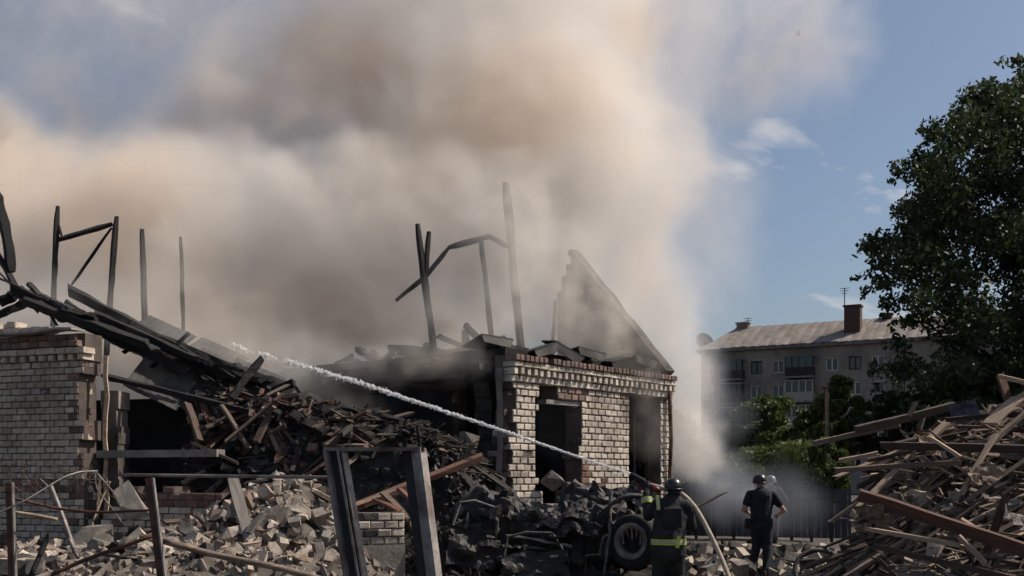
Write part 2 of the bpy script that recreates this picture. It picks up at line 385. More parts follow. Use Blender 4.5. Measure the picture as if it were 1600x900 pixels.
# ------------------------------------------------------------------ brick walls
BM = {}
def bricks(L, D, H, mk):
    k = (round(L, 3), round(D, 3), round(H, 3), mk)
    if k not in BM: BM[k] = [brick_mesh('brick', L, D, H, MT[mk], s) for s in range(7)]
    return rnd.choice(BM[k])
def wall_pt(O, e, n, t, z, out=0.0):
    return Vector((O[0] + e[0] * t + n[0] * out, O[1] + e[1] * t + n[1] * out, z))
def brick_wall(house, wname, O, e, n, length, z0, z1, pl, ph, thick, keep, matfn, limit, core_mat, mass_mat, seed=0, in_frame=None, jn=.018):
    r = random.Random(seed); core = MB(); lst = []
    nk = int(round((z1 - z0) / ph))
    for k in range(nk):
        z = z0 + (k + .5) * ph; off = pl * .5 if k % 2 else 0.0
        run = None; i = 0; t = off
        cells = []
        while t - pl / 2 < length:
            a, b_ = max(0, t - pl / 2), min(length, t + pl / 2)
            if b_ - a > pl * .3:
                m_ = (a + b_) / 2; k0, k1 = keep((a + m_) / 2, z), keep((m_ + b_) / 2, z)
                if k0 and k1: cells.append((a, b_))
                elif k0: cells.append((a, m_))
                elif k1: cells.append((m_, b_))
            t += pl
        runs = []
        for a, b_ in cells:
            if runs and abs(runs[-1][1] - a) < 1e-4: runs[-1][1] = b_; runs[-1][2].append((a, b_))
            else: runs.append([a, b_, [(a, b_)]])
        for a, b_, cs in runs:
            c = wall_pt(O, e, n, (a + b_) / 2, z, -(thick + .022) / 2)
            core.box(c, Vector((e[0], e[1], 0)) * ((b_ - a) / 2 - .004), Vector((n[0], n[1], 0)) * (thick - .022) / 2, (0, 0, ph / 2 + .0005))
            for q, (ca, cb) in enumerate(cs):
                lst.append((ca, cb, z, 0.0, .11))
                if (q == 0 and ca > .05) or (q == len(cs) - 1 and cb < length + 1):
                    D = .11; y = .125
                    while y + D < thick + .02:
                        lst.append((ca + r.uniform(-.02, .02), cb + r.uniform(-.02, .02), z, y, D)); y += D + .015
    wall = core.build(wname, MT[core_mat], house)
    def dist(x):
        p = wall_pt(O, e, n, (x[0] + x[1]) / 2, x[2], -x[3]); u = 800 + F * p.x / p.y; vv = HZ - F * (p.z - CAMZ) / p.y
        out = 0 if (-8 < u < 1608 and vv < 905) else 100
        return out + p.y + (6 if x[3] > 0 else 0)
    lst.sort(key=dist); mass = {}
    for q, (ca, cb, z, y, D) in enumerate(lst):
        t = (ca + cb) / 2; L = (cb - ca) - jn; H = ph - jn
        mk = matfn(t, z, r)
        full = cb - ca > pl * .9
        Lq = pl - jn if full else (pl / 2 - jn if cb - ca > pl * .4 else pl * .35)
        me = bricks(Lq, D, H, mk)
        p = wall_pt(O, e, n, t, z, -y + r.gauss(0, .006) - (.025 if r.random() < .008 else 0))
        mw = Matrix(((e[0], -n[0], 0, p.x), (e[1], -n[1], 0, p.y), (0, 0, 1, p.z), (0, 0, 0, 1))) @ Euler((r.gauss(0, .022), r.gauss(0, .012), r.gauss(0, .03))).to_matrix().to_4x4()
        if q < limit: inst('brick', me, mw, wall)
        else:
            mb = mass.setdefault(mk, MB()); mb.add([mw @ vv.co for vv in me.vertices], [tuple(pp.vertices) for pp in me.polygons])
    for mk, mb in mass.items():
        o = mb.build('brick_mass', MT.get(mk + '_i', MT[mk]), wall); tag(o, kind='stuff')
    return wall

# ------------------------------------------------------------------ the burning wing with the sunlit window wall
C2 = (-0.065, 22.0); W = (0.631, 0.776); WN = (0.776, -0.631); DR = (-0.776, 0.631); RN = (-0.631, -0.776)
WL = 6.45
wing = thing('brick_house', 'burning pale brick house shell with two empty windows and dentilled cornice', 'house', (C2[0], C2[1], 0))
def wn(t, z, s=0.0): return mnoise.noise(Vector((t * 2.3 + s, z * 2.1, s * 1.7)))
def keep_w(t, z):
    j = .10 * wn(t, z * 1.6, 3)
    if .93 + j < t < 2.5 + j * 1.3 and 1.42 < z < 3.36: return False
    if 1.0 + j < t < 1.62 and 3.3 < z < 3.62 + j: return False
    if 1.2 < t + j < 2.15 and 1.1 < z <= 1.45 + j * 2: return False
    if 4.5 + j * .4 < t < 5.85 + j * .4 and .95 < z < 3.66: return False
    if t < .16 + .30 * wn(0, z * 1.3, 8) and z > .9: return False
    return True
def mat_w(t, z, r):
    if 1.5 < t < 2.75 and 3.3 < z < 3.66 and r.random() < .8: return 'brick_pink'
    if 2.4 < t < 2.85 and z < 2.2 and r.random() < .4: return 'brick_red'
    if 4.1 < t < 6.2 and 3.5 < z < 3.8 and r.random() < .5: return 'brick_pink'
    return 'brick_red' if r.random() < .012 else 'brick'
ww = brick_wall(wing, 'wall', C2, W, WN, WL, 0, 3.64, .255, .14, .46, keep_w, mat_w, 300, 'mortar', 'brick', 5, jn=.03)
def course(house, name, O, e, n, L, z, h, out, step, width, mk, t0=0., skip=None, depth=.3, r=random.Random(4), wob=0.0):
    t = t0
    while t + width <= L + .02:
        if not (skip and skip(t + width / 2)):
            me = bricks(width, depth, h - .014, mk)
            p = wall_pt(O, e, n, t + width / 2, z + h / 2 + r.uniform(-.006, .006) + wob * mnoise.noise(Vector((t, 0, 5))), out + r.uniform(-.008, .008))
            inst(name, me, Matrix(((e[0], -n[0], 0, p.x), (e[1], -n[1], 0, p.y), (0, 0, 1, p.z), (0, 0, 0, 1))) @ Euler((r.uniform(-.02, .02), r.uniform(-.02, .02), r.uniform(-.03, .03))).to_matrix().to_4x4(), house)
        t += step
cb = MB(); cb.box(wall_pt(C2, W, WN, WL / 2 + .05, 3.92, -.24), Vector((*W, 0)) * (WL / 2 - .05), Vector((*WN, 0)) * .215, (0, 0, .274))
cor = cb.build('cornice', MT['mortar'], wing)
course(cor, 'corbel_brick', C2, W, WN, WL, 3.64, .14, .05, .29, .275, 'brick', .02)
course(cor, 'dentil', C2, W, WN, WL, 3.78, .15, .13, .215, .115, 'brick', .03)
course(cor, 'corbel_brick', C2, W, WN, WL, 3.93, .12, .15, .29, .278, 'brick', .0)
course(cor, 'cornice_brick', C2, W, WN, WL, 4.05, .13, .2, .155, .118, 'brick_pink', .01, skip=lambda t: wn(t, 0, 20) > .42)
b = MB(); b.box(wall_pt(C2, W, WN, 1.95, 3.30, -.18), Vector((*W, 0)) * .62, Vector((*WN, 0)) * .12, (0, 0, .045)); b.build('lintel', MT['zinc'], wing)
b = MB(); b.box(wall_pt(C2, W, WN, 5.17, 3.70, -.2), Vector((*W, 0)) * .85, Vector((*WN, 0)) * .17, (0, 0, .035)); b.build('lintel', MT['concrete'], wing)
# far window: scorched timber frame
fr = MB(); 
for t in (4.56, 5.80): fr.beam(wall_pt(C2, W, WN, t, .96, -.28), wall_pt(C2, W, WN, t, 3.64, -.28), .08, .09)
fr.beam(wall_pt(C2, W, WN, 5.12, .96, -.285), wall_pt(C2, W, WN, 5.12, 3.2, -.285), .05, .06)
fr.beam(wall_pt(C2, W, WN, 4.6, .98, -.28), wall_pt(C2, W, WN, 5.76, .98, -.28), .08, .06); fr.build('window_frame', MT['wood_dark'], wing)
dp = MB(); dp.tube([wall_pt(C2, W, WN, 6.16, z, .09 + .02 * math.sin(z * 3)) for z in (.2, 1, 1.8, 2.6, 3.3, 3.75)] , .05, 8); dp.build('drainpipe', MT['rust'], wing, True)
# broken return wall, open to the burnt rooms
RO = (C2[0] + DR[0] * 1.75 , C2[1] + DR[1] * 1.75)
E2 = (-DR[0], -DR[1])
def keep_r(t, z):
    zm = .75 + 2.75 * max(0, (t - .15) / 1.6) ** 1.35 + .5 * wn(t, 0, 31)
    return z < zm and not (t < .55 and z < 1.9 and wn(t, z, 40) > .25)
def mat_r(t, z, r): return 'brick_char' if r.random() < .42 + .2 * (z > 2.6) else 'brick_grey'
brick_wall(wing, 'return_wall', RO, E2, RN, 1.62, 0, 3.9, .29, .14, .46, keep_r, mat_r, 110, 'mortar_dark', 'brick_grey', 9)
pm = MB(); r_ = random.Random(2); pts = [wall_pt(RO, E2, RN, 1.55 + r_.uniform(-.03, .03), z, .05) for z in np.linspace(.6, 3.9, 9)]
for a, c in zip(pts[:-1], pts[1:]): pm.beam(a, c, .13 + r_.uniform(-.03, .03), .12)
pm.build('plaster_strip', MT['plaster'], wing)
# interior: floor, far walls, sooty ceiling with joists
def quadwall(name, p, q, z0, z1, th, mk, parent, nrm):
    b = MB(); c = (Vector((*p, 0)) + Vector((*q, 0))) / 2; d = (Vector((*q, 0)) - Vector((*p, 0))) / 2
    b.box((c.x - nrm[0] * th / 2, c.y - nrm[1] * th / 2, (z0 + z1) / 2), d, Vector((*nrm, 0)) * th / 2, (0, 0, (z1 - z0) / 2)); return b.build(name, MT[mk], parent)
def pt2(a, b): return (C2[0] + W[0] * a + DR[0] * b, C2[1] + W[1] * a + DR[1] * b)
RD = 7.2
quadwall('partition_wall', pt2(.1, RD), pt2(WL, RD), 0, 4.26, .4, 'char_plaster', wing, (WN[0], WN[1]))
quadwall('end_wall', pt2(WL - .02, .5), pt2(WL - .02, RD - .02), 0, 4.27, .38, 'char_plaster', wing, (-W[0], -W[1]))
quadwall('partition_wall', pt2(3.6, .48), pt2(3.6, 4.3), 0, 4.25, .2, 'char_plaster', wing, (-W[0], -W[1]))
def ceiling():
    b = MB(); na, nb = 12, 16
    v = []; 
    for i in range(na + 1):
        for j in range(nb + 1):
            a = .25 + (WL - .3) * i / na; bb = .3 + (RD - .2) * j / nb
            if i == 0: a += .35 * mnoise.noise(Vector((j * .9, 3, 0)))
            p = pt2(a, bb); v.append((p[0], p[1], 4.2 + .05 * mnoise.noise(Vector((i, j, 0)))))
    hole = lambda i, j: 2 <= i <= 8 and 1 <= j <= 6 and not (i == 2 and j in (1, 6)) and not (i == 8 and j < 3)
    f = [(i * (nb + 1) + j, i * (nb + 1) + j + 1, (i + 1) * (nb + 1) + j + 1, (i + 1) * (nb + 1) + j) for i in range(na) for j in range(nb) if not hole(i, j)]
    n = len(v); v2 = [(x, y, z + .16) for x, y, z in v]
    per = [i * (nb + 1) for i in range(na + 1)] + [na * (nb + 1) + j for j in range(1, nb + 1)] + [i * (nb + 1) + nb for i in range(na - 1, -1, -1)] + [j for j in range(nb - 1, 0, -1)]
    f2 = f + [tuple(k + n for k in q) for q in f] + [(per[k], per[(k + 1) % len(per)], per[(k + 1) % len(per)] + n, per[k] + n) for k in range(len(per))]
    b.v = v + v2; b.f = f2; b.build('ceiling', MT['char_plaster'], wing)
ceiling()
for k in range(13):
    bb = .7 + k * .52 + rnd.uniform(-.1, .1); a0 = rnd.uniform(-.35, .2); p, q = pt2(a0, bb), pt2(a0 + rnd.uniform(1.5, 3), bb + rnd.uniform(-.1, .1))
    bar('joist', (p[0], p[1], 4.1 + rnd.uniform(-.25, .05)), (q[0], q[1], 4.12), .12, .16, 'char', 'char', wing)
pr = MB(); r_ = random.Random(6); c = P(755, 700, 23.4)
for k in range(12):
    z = .15 + k * .31; pr.box((c.x + r_.uniform(-.03, .03), c.y + r_.uniform(-.03, .03), z), (.16 + r_.uniform(-.03, .02), 0, 0), (0, .18, 0), (0, 0, .157 - r_.uniform(0, .01)))
pr.build('inner_pier', MT['brick_char'], wing)
# end gable standing in the smoke: stepped broken brickwork
GO = pt2(WL - .40, 3.6); GE = (-DR[0], -DR[1]); GN = (-W[0], -W[1])
def keep_g(t, z):
    s = 3.6 - t
    if s > 2.86: return z < 7.5 - 1.1 * (s - 2.86) / .5 + .25 * wn(s, z, 14) and s < 3.3 + .22 * wn(0, z, 15)
    return z < 4.2 + 3.35 * s / 2.86
brick_wall(wing, 'gable', GO, GE, GN, 3.55, 4.2, 7.7, .29, .14, .36, keep_g, lambda t, z, r: 'brick_char' if r.random() < .6 else 'brick_pink', 70, 'mortar_dark', 'brick_char', 19)
_vp = [Vector((*pt2(WL - .2, .02 + 2.9 * k / 10), 4.26 + 3.36 * k / 10 + .09 * mnoise.noise(Vector((k * .9, 4, 0))))) for k in range(11)]
_vb = MB()
for _a, _c in zip(_vp[:-1], _vp[1:]): _vb.beam(_a, _c, .40, .16)
_vb.build('verge', MT['brick_char'], wing)
# loose roof sheets and tilted slates along the cornice
for (u, v, d, w, h, rz, tx, ty) in ((762, 536, 22.6, .85, .7, .7, -.28, .05), (838, 545, 23.0, .75, .6, .8, -.1, -.32), (880, 546, 23.5, .9, .5, .7, .12, .34), (912, 552, 24.2, .9, .55, .75, -.15, .1), (960, 562, 25.0, .8, .5, .8, .1, -.2), (1000, 565, 26, .7, .5, .6, -.2, .2)):
    p = P(u, v, d + .35); b = MB(); b.box((0, 0, 0), (w / 2, 0, 0), (0, h / 2, 0), (0, 0, .018)); o = b.build('roof_sheet', MT['sheet_dark'], wing)
    o.matrix_basis = mtx(p, (tx, ty, rz), (1, 1, 1))
    g = MB(); g.prism([(-w / 2, -h / 2, -.02), (w / 2, -h / 2, -.02), (w * .35, -h / 2, -.2), (-w * .45, -h / 2, -.16)], (0, .03, 0)); q = g.build('eave_board', MT['sheet'], wing); q.matrix_basis = o.matrix_basis
    
# ------------------------------------------------------------------ the house with the fallen roof
A1 = (-10.8, 20.5); FE = (0.940, -0.342); FN = (-0.342, -0.940)
house = thing('brick_house', 'grey brick house with broken corner and collapsed charred roof', 'house', (A1[0], A1[1], 0))
def keep_f(t, z):
    e_ = 3.42 + .12 * wn(0, z, 50) - .16 * sstep(1.2, 3.2, z) * sstep(3.9, 3.2, z)
    return t < e_
def mat_f(t, z, r):
    if 1.45 < z < 1.7: return 'brick_pink' if r.random() < .4 else 'brick_grey'
    if t > 3.1 and r.random() < .4: return 'brick_red' if r.random() < .3 else 'brick_pink'
    return 'brick_grey'
fw = brick_wall(house, 'wall', A1, FE, FN, 3.6, 0, 3.776, .218, .118, .46, keep_f, mat_f, 225, 'mortar_dark', 'brick_grey', 12)
cb = MB(); cb.box(wall_pt(A1, FE, FN, 1.7, 4.02, -.24), Vector((*FE, 0)) * 1.7, Vector((*FN, 0)) * .215, (0, 0, .24)); cor = cb.build('cornice', MT['mortar_dark'], house)
course(cor, 'dentil', A1, FE, FN, 3.4, 3.776, .115, .07, .218, .12, 'brick_grey', .03)
course(cor, 'cornice_brick', A1, FE, FN, 3.5, 3.892, .118, .1, .218, .205, 'brick_grey', .0)
course(cor, 'cornice_brick', A1, FE, FN, 3.4, 4.01, .118, .13, .218, .205, 'brick_pink', .1)
course(cor, 'cornice_brick', A1, FE, FN, 3.3, 4.13, .118, .06, .218, .205, 'brick_pink', .0)
fl = MB(); q0 = None
for k in range(9):
    t = .1 + 3.25 * k / 8; p = wall_pt(A1, FE, FN, t, 4.285 + .05 * wn(t, 0, 60) + .03 * (k > 6), .1)
    if q0 is not None: fl.beam(q0, p, .34, .035)
    q0 = p
fl.build('flashing', MT['zinc'], house)
course(house, 'parapet_brick', A1, FE, FN, 2.6, 4.31, .118, .0, .218, .205, 'brick_grey', .0, skip=lambda t: t > 2.2 and wn(t, 0, 9) > 0)
course(house, 'parapet_brick', A1, FE, FN, 2.0, 4.428, .118, .0, .218, .205, 'brick_grey', .1, skip=lambda t: t > 1.5 and wn(t, 0, 12) > 0)
# low wall under the lost window
LO = (A1[0] + FE[0] * 3.75, A1[1] + FE[1] * 3.75)
def keep_l(t, z): return z < 1.46 - .9 * sstep(2.35, 3.0, t) - (.5 * sstep(.5, .1, t)) + .12 * wn(t, 0, 70)
def mat_l(t, z, r): return ('brick_red' if r.random() < .5 else 'brick_pink') if z > 1.2 else ('brick_pink' if r.random() < .15 else 'brick_grey')
brick_wall(house, 'low_wall', LO, FE, FN, 3.0, 0, 1.534, .24, .118, .46, keep_l, mat_l, 75, 'mortar_dark', 'brick_grey', 14)
# vertical broken timber / plaster strip on the wall end
b = MB(); r_ = random.Random(8); pts = [wall_pt(A1, FE, FN, 3.52 + .03 * r_.uniform(-1, 1), z, -.42) for z in np.linspace(.9, 3.9, 9)]
for a, c in zip(pts[:-1], pts[1:]): b.beam(a, c, .05, .07)
b.build('corner_batten', MT['wood_light'], house)
# inside: cross wall, rear wall, lintel beam
p = P(172, 700, 20.3); b = MB(); r_ = random.Random(5)
for k in range(10): b.box((p.x + r_.uniform(-.02, .02), p.y + .3, .17 + k * .33), (.15 + r_.uniform(-.02, .02), 0, 0), (0, .3, 0), (0, 0, .166))
b.build('cross_wall', MT['plaster'], house)
rw = lambda s: (A1[0] + FE[0] * s - FN[0] * 7, A1[1] + FE[1] * s - FN[1] * 7)
quadwall('rear_wall', rw(-1), rw(7.5), 0, 3.6, .4, 'char_plaster', house, FN)
b = MB(); b.beam(P(158, 710, 19.75), P(345, 708, 19.2), .3, .13); b.build('lintel', MT['concrete'], house)
quadwall('inner_wall', (-9.2, 22.3), (-4.2, 20.6), 0, 3.25, .2, 'char_plaster', house, FN)
# ------------------------------------------------------------------ heaps
def heap(name, x0, x1, y0, y1, step, hf, mk, label, cat, kind='stuff'):
    nx = int((x1 - x0) / step); ny = int((y1 - y0) / step); v = []; f = []
    for j in range(ny + 1):
        for i in range(nx + 1):
            x = x0 + (x1 - x0) * i / nx; y = y0 + (y1 - y0) * j / ny; h = hf(x, y)
            edge = min(i, nx - i, j, ny - j)
            v.append((x, y, h + (.16 * fbm((x, y, h), 2.0) + .09 * mnoise.noise(Vector((x, y, 0)) * 6)) if edge > 0 else -.3))
    for j in range(ny):
        for i in range(nx): a = j * (nx + 1) + i; f.append((a, a + 1, a + nx + 2, a + nx + 1))
    b = MB(); b.v = v; b.f = f; o = b.build(name, MT[mk], None, False); return tag(o, label, cat, None, kind)
UC = []
_r = random.Random(77)
for _k in range(14):
    UC.append([Vector((sx * .5 + _r.uniform(-.22, .22), sy * .5 + _r.uniform(-.22, .22), sz * .5 + _r.uniform(-.22, .22))) for sx in (-1, 1) for sy in (-1, 1) for sz in (-1, 1)])
CF = [(0, 1, 3, 2), (4, 6, 7, 5), (0, 4, 5, 1), (2, 3, 7, 6), (0, 2, 6, 4), (1, 5, 7, 3)]
def litter(name, hf, region, count, s0, s1, mk, label, cat, flat=1.0, seed=1, lift=.12):
    r = random.Random(seed); b = MB(); k = 0; tries = 0
    while k < count and tries < count * 6:
        tries += 1
        x, y = r.uniform(region[0], region[1]), r.uniform(region[2], region[3]); h = hf(x, y)
        if h is None or h < .02 and flat < 0: continue
        s = s0 * (s1 / s0) ** (r.random() ** 1.6)
        m = mtx((x, y, h + s * lift + .08 * fbm((x, y, h), 2.0)), (r.uniform(0, 6), r.uniform(0, 6), r.uniform(0, 6)), (s * r.uniform(.7, 1.9), s * r.uniform(.6, 1.1), s * r.uniform(.35, .8)))
        b.add([m @ p for p in r.choice(UC)], CF); k += 1
    o = b.build(name, MT[mk], None); return tag(o, label, cat, None, 'stuff')
def g2(x, y, cx, cy_, sx, sy): return math.exp(-((x - cx) / sx) ** 2 - ((y - cy_) / sy) ** 2)
# pale brick spill in front of the broken house
def HL(x, y):
    fade = sstep(12.6, 13.8, y) * sstep(-1.3, -2.4, x) * sstep(18.6, 17.9, y + (x + 4) * .36)
    base = .50 + .10 * math.sin(x * 1.3 + 1) + .06 * sstep(-8.5, -4.5, x)
    return fade * (base + 1.02 * g2(x, y, -3.35, 16.6, 1.25, 1.5) + .10 * g2(x, y, -5.4, 15.0, 1.2, .9))
# charred fill of the fallen roof, behind the facade line
def HC(x, y):
    fl_ = 20.5 + (x + 10.8) * -.364       # facade line depth at x
    yb = y - fl_
    top = 3.3 - .2 * (x + 6.2) - .25 * sstep(-2.2, -.8, x)
    cav = .4 * sstep(-4.7, -5.2, x) + .6 * sstep(-5.9, -6.4, x)
    ramp = sstep(0.1 + 1.7 * cav, 2.3 + .6 * cav, yb)
    low = 1.15 * sstep(-4.9, -4.0, x) * sstep(-.3, .4, yb)
    return (max(ramp * top, low)) * sstep(-7.3, -6.6, x) * sstep(.0, -.9, x) * sstep(26.5, 24.5, y)
# ash round the wreck
def HW(x, y): return (.28 + .75 * g2(x, y, -1.3, 19.0, 1.0, 1.3) + .55 * g2(x, y, .6, 18.2, 1.6, .9)) * sstep(15.2, 16.4, y) * sstep(21.6, 20, y) * sstep(-2.6, -1.9, x) * sstep(3.0, 2.0, x)
# plank heap
def HR(x, y):
    f_ = sstep(4.55, 5.6, x - .25 * (y - 15)) * sstep(20.5, 18.0, y) * sstep(11.0, 13.2, y)
    return f_ * (1.25 + .72 * sstep(4.8, 7.6, x) + .55 * g2(x, y, 8.3, 16.5, 1.7, 2.2) + .35 * g2(x, y, 6.0, 16.6, .9, 1.3) - .75 * sstep(15.4, 13.4, y))
heap('brick_spill', -10, -1.2, 12.4, 18.8, .13, HL, 'dust', 'pale brick dust spilled below the broken facade', 'rubble')
heap('charred_fill', -7.4, .2, 18.2, 26.6, .14, HC, 'ash_ground', 'black ash mound filling the collapsed rooms', 'ash')
heap('ash_bed', -2.7, 3.1, 15.1, 21.7, .12, HW, 'ash_ground', 'black ash bed beneath the burnt car', 'ash')
heap('rubble_mound', 4.3, 13, 10.9, 20.6, .14, HR, 'dust', 'brown earth and rubble under the plank heap', 'rubble')
litter('brick_rubble', HL, (-9, -1.5, 12.8, 18.5), 6500, .025, .15, 'rubble', 'small pale brick fragments scattered below the broken facade', 'rubble', seed=3)
litter('ash_rubble', HC, (-7.1, -.1, 18.4, 24.5), 2600, .05, .22, 'ash', 'blackened fragments littering the collapsed rooms', 'debris', seed=4)
litter('ash_litter', HW, (-2.4, 2.8, 15.5, 21), 1700, .04, .17, 'ash', 'black flakes and scrap around the burnt car', 'debris', seed=5)
litter('mixed_rubble', HR, (4.5, 11, 11.5, 20), 2200, .05, .22, 'rubble', 'brown broken brick bits among the heaped planks', 'rubble', seed=6)
def HG(x, y): return 0.0 if (2.2 < x < 7.0) else None
litter('path_rubble', HG, (2.0, 7.0, 14.5, 24), 1500, .05, .2, 'rubble', 'stones and brick bits strewn where the officers walk', 'rubble', seed=8, lift=.2)
litter('path_ash', HG, (2.0, 7.0, 14.5, 26), 1100, .05, .2, 'ash', 'dark clods strewn where the officers walk', 'debris', seed=9, lift=.2)

def on(hf, x, y): return Vector((x, y, hf(x, y) + .06 * fbm((x, y, 0), 2.0)))
# loose bricks, one by one
BCOL = {'loose': 'pale cream', 'concrete': 'dull grey', 'brick_pink': 'reddish stained', 'brick_grey': 'dusty grey', 'brick_char': 'soot-black'}
def loose(hf, region, count, mks, where, group, seed, size=(.25, .12, .12), cond=None, name='loose_brick', smin=.75, smax=1.25):
    r = random.Random(seed); k = 0; tr = 0
    while k < count and tr < 5000:
        tr += 1
        x, y = r.uniform(*region[:2]), r.uniform(*region[2:])
        if hf(x, y) < .1 or (cond and not cond(x, y, r)): continue
        s = r.uniform(smin, smax); p = on(hf, x, y); p.z += .06 * s; mk = r.choice(mks)
        rot = (r.gauss(0, .5), r.gauss(0, .45), r.uniform(0, 6.28))
        o = inst(name, chunk(mk), mtx(p, rot, (size[0] * s, size[1] * s * r.uniform(.9, 1.2), size[2] * s * r.uniform(.9, 1.25))))
        st = 'standing on edge' if abs(rot[0]) > .7 else ('tilted' if abs(rot[1]) > .45 else 'flat'); sz = 'large' if s > (smin + smax) / 2 + .1 else 'small'
        tag(o, '%s %s brick, %s, %s' % (sz, BCOL[mk], st, where), 'brick', group); k += 1
loose(HL, (-4.9, -2.0, 13.8, 17.8), 150, ['loose', 'loose', 'concrete', 'brick_pink', 'loose', 'brick_char'], 'tumbled on the rubble slope by the door frame', 'bricks on the rubble slope', 21, (.215, .125, .11))
loose(HL, (-8.3, -4.9, 13.2, 17.0), 90, ['loose', 'concrete', 'brick_grey', 'brick_grey', 'brick_char'], 'lying behind the rusty fence', 'blocks behind the rusty fence', 22, (.23, .15, .115), smax=1.5, name='broken_block')
loose(HC, (-6.5, -3.4, 19.3, 22.0), 130, ['brick_pink', 'brick_grey', 'loose', 'brick_char'], 'caught among the fallen roof timbers', 'bricks among the fallen timbers', 23, (.25, .14, .12), name='fallen_brick')
loose(HR, (4.8, 9.5, 12.5, 17.6), 120, ['concrete', 'brick_pink', 'brick_grey', 'brick_char'], 'wedged in the plank heap', 'bricks in the plank heap', 24, (.26, .15, .13), name='wedged_brick')
def HS(x, y): return .12
loose(HS, (2.4, 6.6, 15.2, 23.5), 80, ['concrete', 'brick_char', 'brick_grey', 'brick_char'], 'on the littered path between car and timber heap', 'bricks on the littered path', 25, (.24, .15, .12), name='stray_brick')
# larger slabs
for (u, v, d, s, mk, lab) in ((205, 785, 16.2, (.34, .06, .5), 'concrete', 'pale upright slab leaning behind the rusty fence post'),
                              (430, 790, 16.3, (.42, .3, .36), 'concrete', 'chunky tan masonry lump high on the brick slope'),
                              (320, 868, 14.6, (.55, .3, .22), 'brick', 'cream wall fragment half buried under the long rail'),
                              (140, 840, 15.2, (.5, .3, .3), 'concrete', 'grey wall fragment beside the leaning pipe'),
                              (395, 852, 14.9, (.5, .35, .25), 'brick_pink', 'pinkish wall fragment on the lower brick slope'),
                              (730, 690, 21.6, (.34, .3, .28), 'concrete', 'hollow grey block perched at the broken house corner')):
    o = inst('masonry_block', chunk(mk), mtx(P(u, v, d), (rnd.uniform(-.5, .5), rnd.uniform(-.5, .5), rnd.uniform(0, 3)), s)); tag(o, lab, 'block')
o = inst('masonry_block', chunk('concrete'), mtx(P(863, 752, 22.75), (.5, .6, .4), (.34, .16, .36))); tag(o, 'square pale block tilted on the broken window sill', 'block')
o = inst('tin_sheet', crumpled('rust'), mtx(P(342, 843, 14.9), (.5, .3, .8), (.35, .3, .3))); tag(o, 'small orange rusty sheet lying on the bricks', 'metal sheet')

# ------------------------------------------------------------------ fallen timbers
TG = 'fallen roof timbers'
def tb(u0, v0, d0, u1, v1, d1, w, h, mk, style='plank', name='fallen_beam', label=None, cat='beam', group=None, roll=None):
    return bar(name, P(u0, v0, d0), P(u1, v1, d1), w, h, mk, style, None, roll, label, cat, group)
RG = 'charred rafters of the collapsed roof'; RLb = 'charred rafter sliding off the collapsed roof'
for (u0, v0, d0, u1, v1, d1, w, h) in ((18, 452, 20.6, 285, 580, 20.9, .16, .2), (108, 455, 21.2, 352, 588, 21.4, .14, .18), (40, 470, 20.4, 235, 540, 20.6, .2, .14), (150, 492, 21.0, 300, 560, 20.7, .14, .12),
        (205, 512, 21.3, 415, 600, 21.5, .18, .16), (0, 472, 20.7, 40, 452, 20.9, .16, .16), (-20, 500, 20.6, 60, 462, 20.9, .14, .14), (255, 548, 21.6, 470, 642, 21.6, .16, .16), (330, 575, 21.8, 520, 668, 21.9, .14, .16), (300, 556, 22.0, 460, 610, 22.3, .12, .2),
        (60, 478, 20.9, 190, 520, 21.1, .12, .2), (420, 612, 22, 560, 688, 22.2, .14, .14), (95, 487, 20.5, 150, 498, 20.6, .3, .1)):
    mk = 'char' if rnd.random() < .75 else 'char_grey'; ln = (P(u1, v1, d1) - P(u0, v0, d0)).length
    tb(u0, v0, d0, u1, v1, d1, w, h, mk, 'char', 'charred_rafter', '%s %s %s' % ('very long' if ln > 2.6 else ('long' if ln > 1.9 else 'short'), 'jet-black' if mk == 'char' else 'ash-grey', RLb), 'rafter', RG)
# battens and torn bits along the sliding roof edge
for k in range(44):
    t = rnd.random(); u = 20 + 470 * t; v = 452 + 178 * t + rnd.uniform(-8, 14); d = 20.5 + 1.3 * t + rnd.uniform(-.3, .5)
    L = rnd.uniform(.4, 1.2); a = rnd.gauss(.42, .35); q = rnd.uniform(-.3, .3)
    p = P(u, v, d); dv = Vector((math.cos(a), q, -math.sin(a))) * L / 2
    bar('charred_batten', p - dv, p + dv, rnd.uniform(.05, .1), rnd.uniform(.03, .07), 'char_grey' if k % 3 == 0 else 'char', 'char', None, None, '%s %s batten %s the edge of the collapsed roof' % ('short' if L < .7 else 'longer', 'ash-grey' if k % 3 == 0 else 'black', 'sticking up from' if a < 0.1 else ('hanging down from' if a > .75 else 'lying along')), 'batten', 'burnt battens of the collapsed roof')
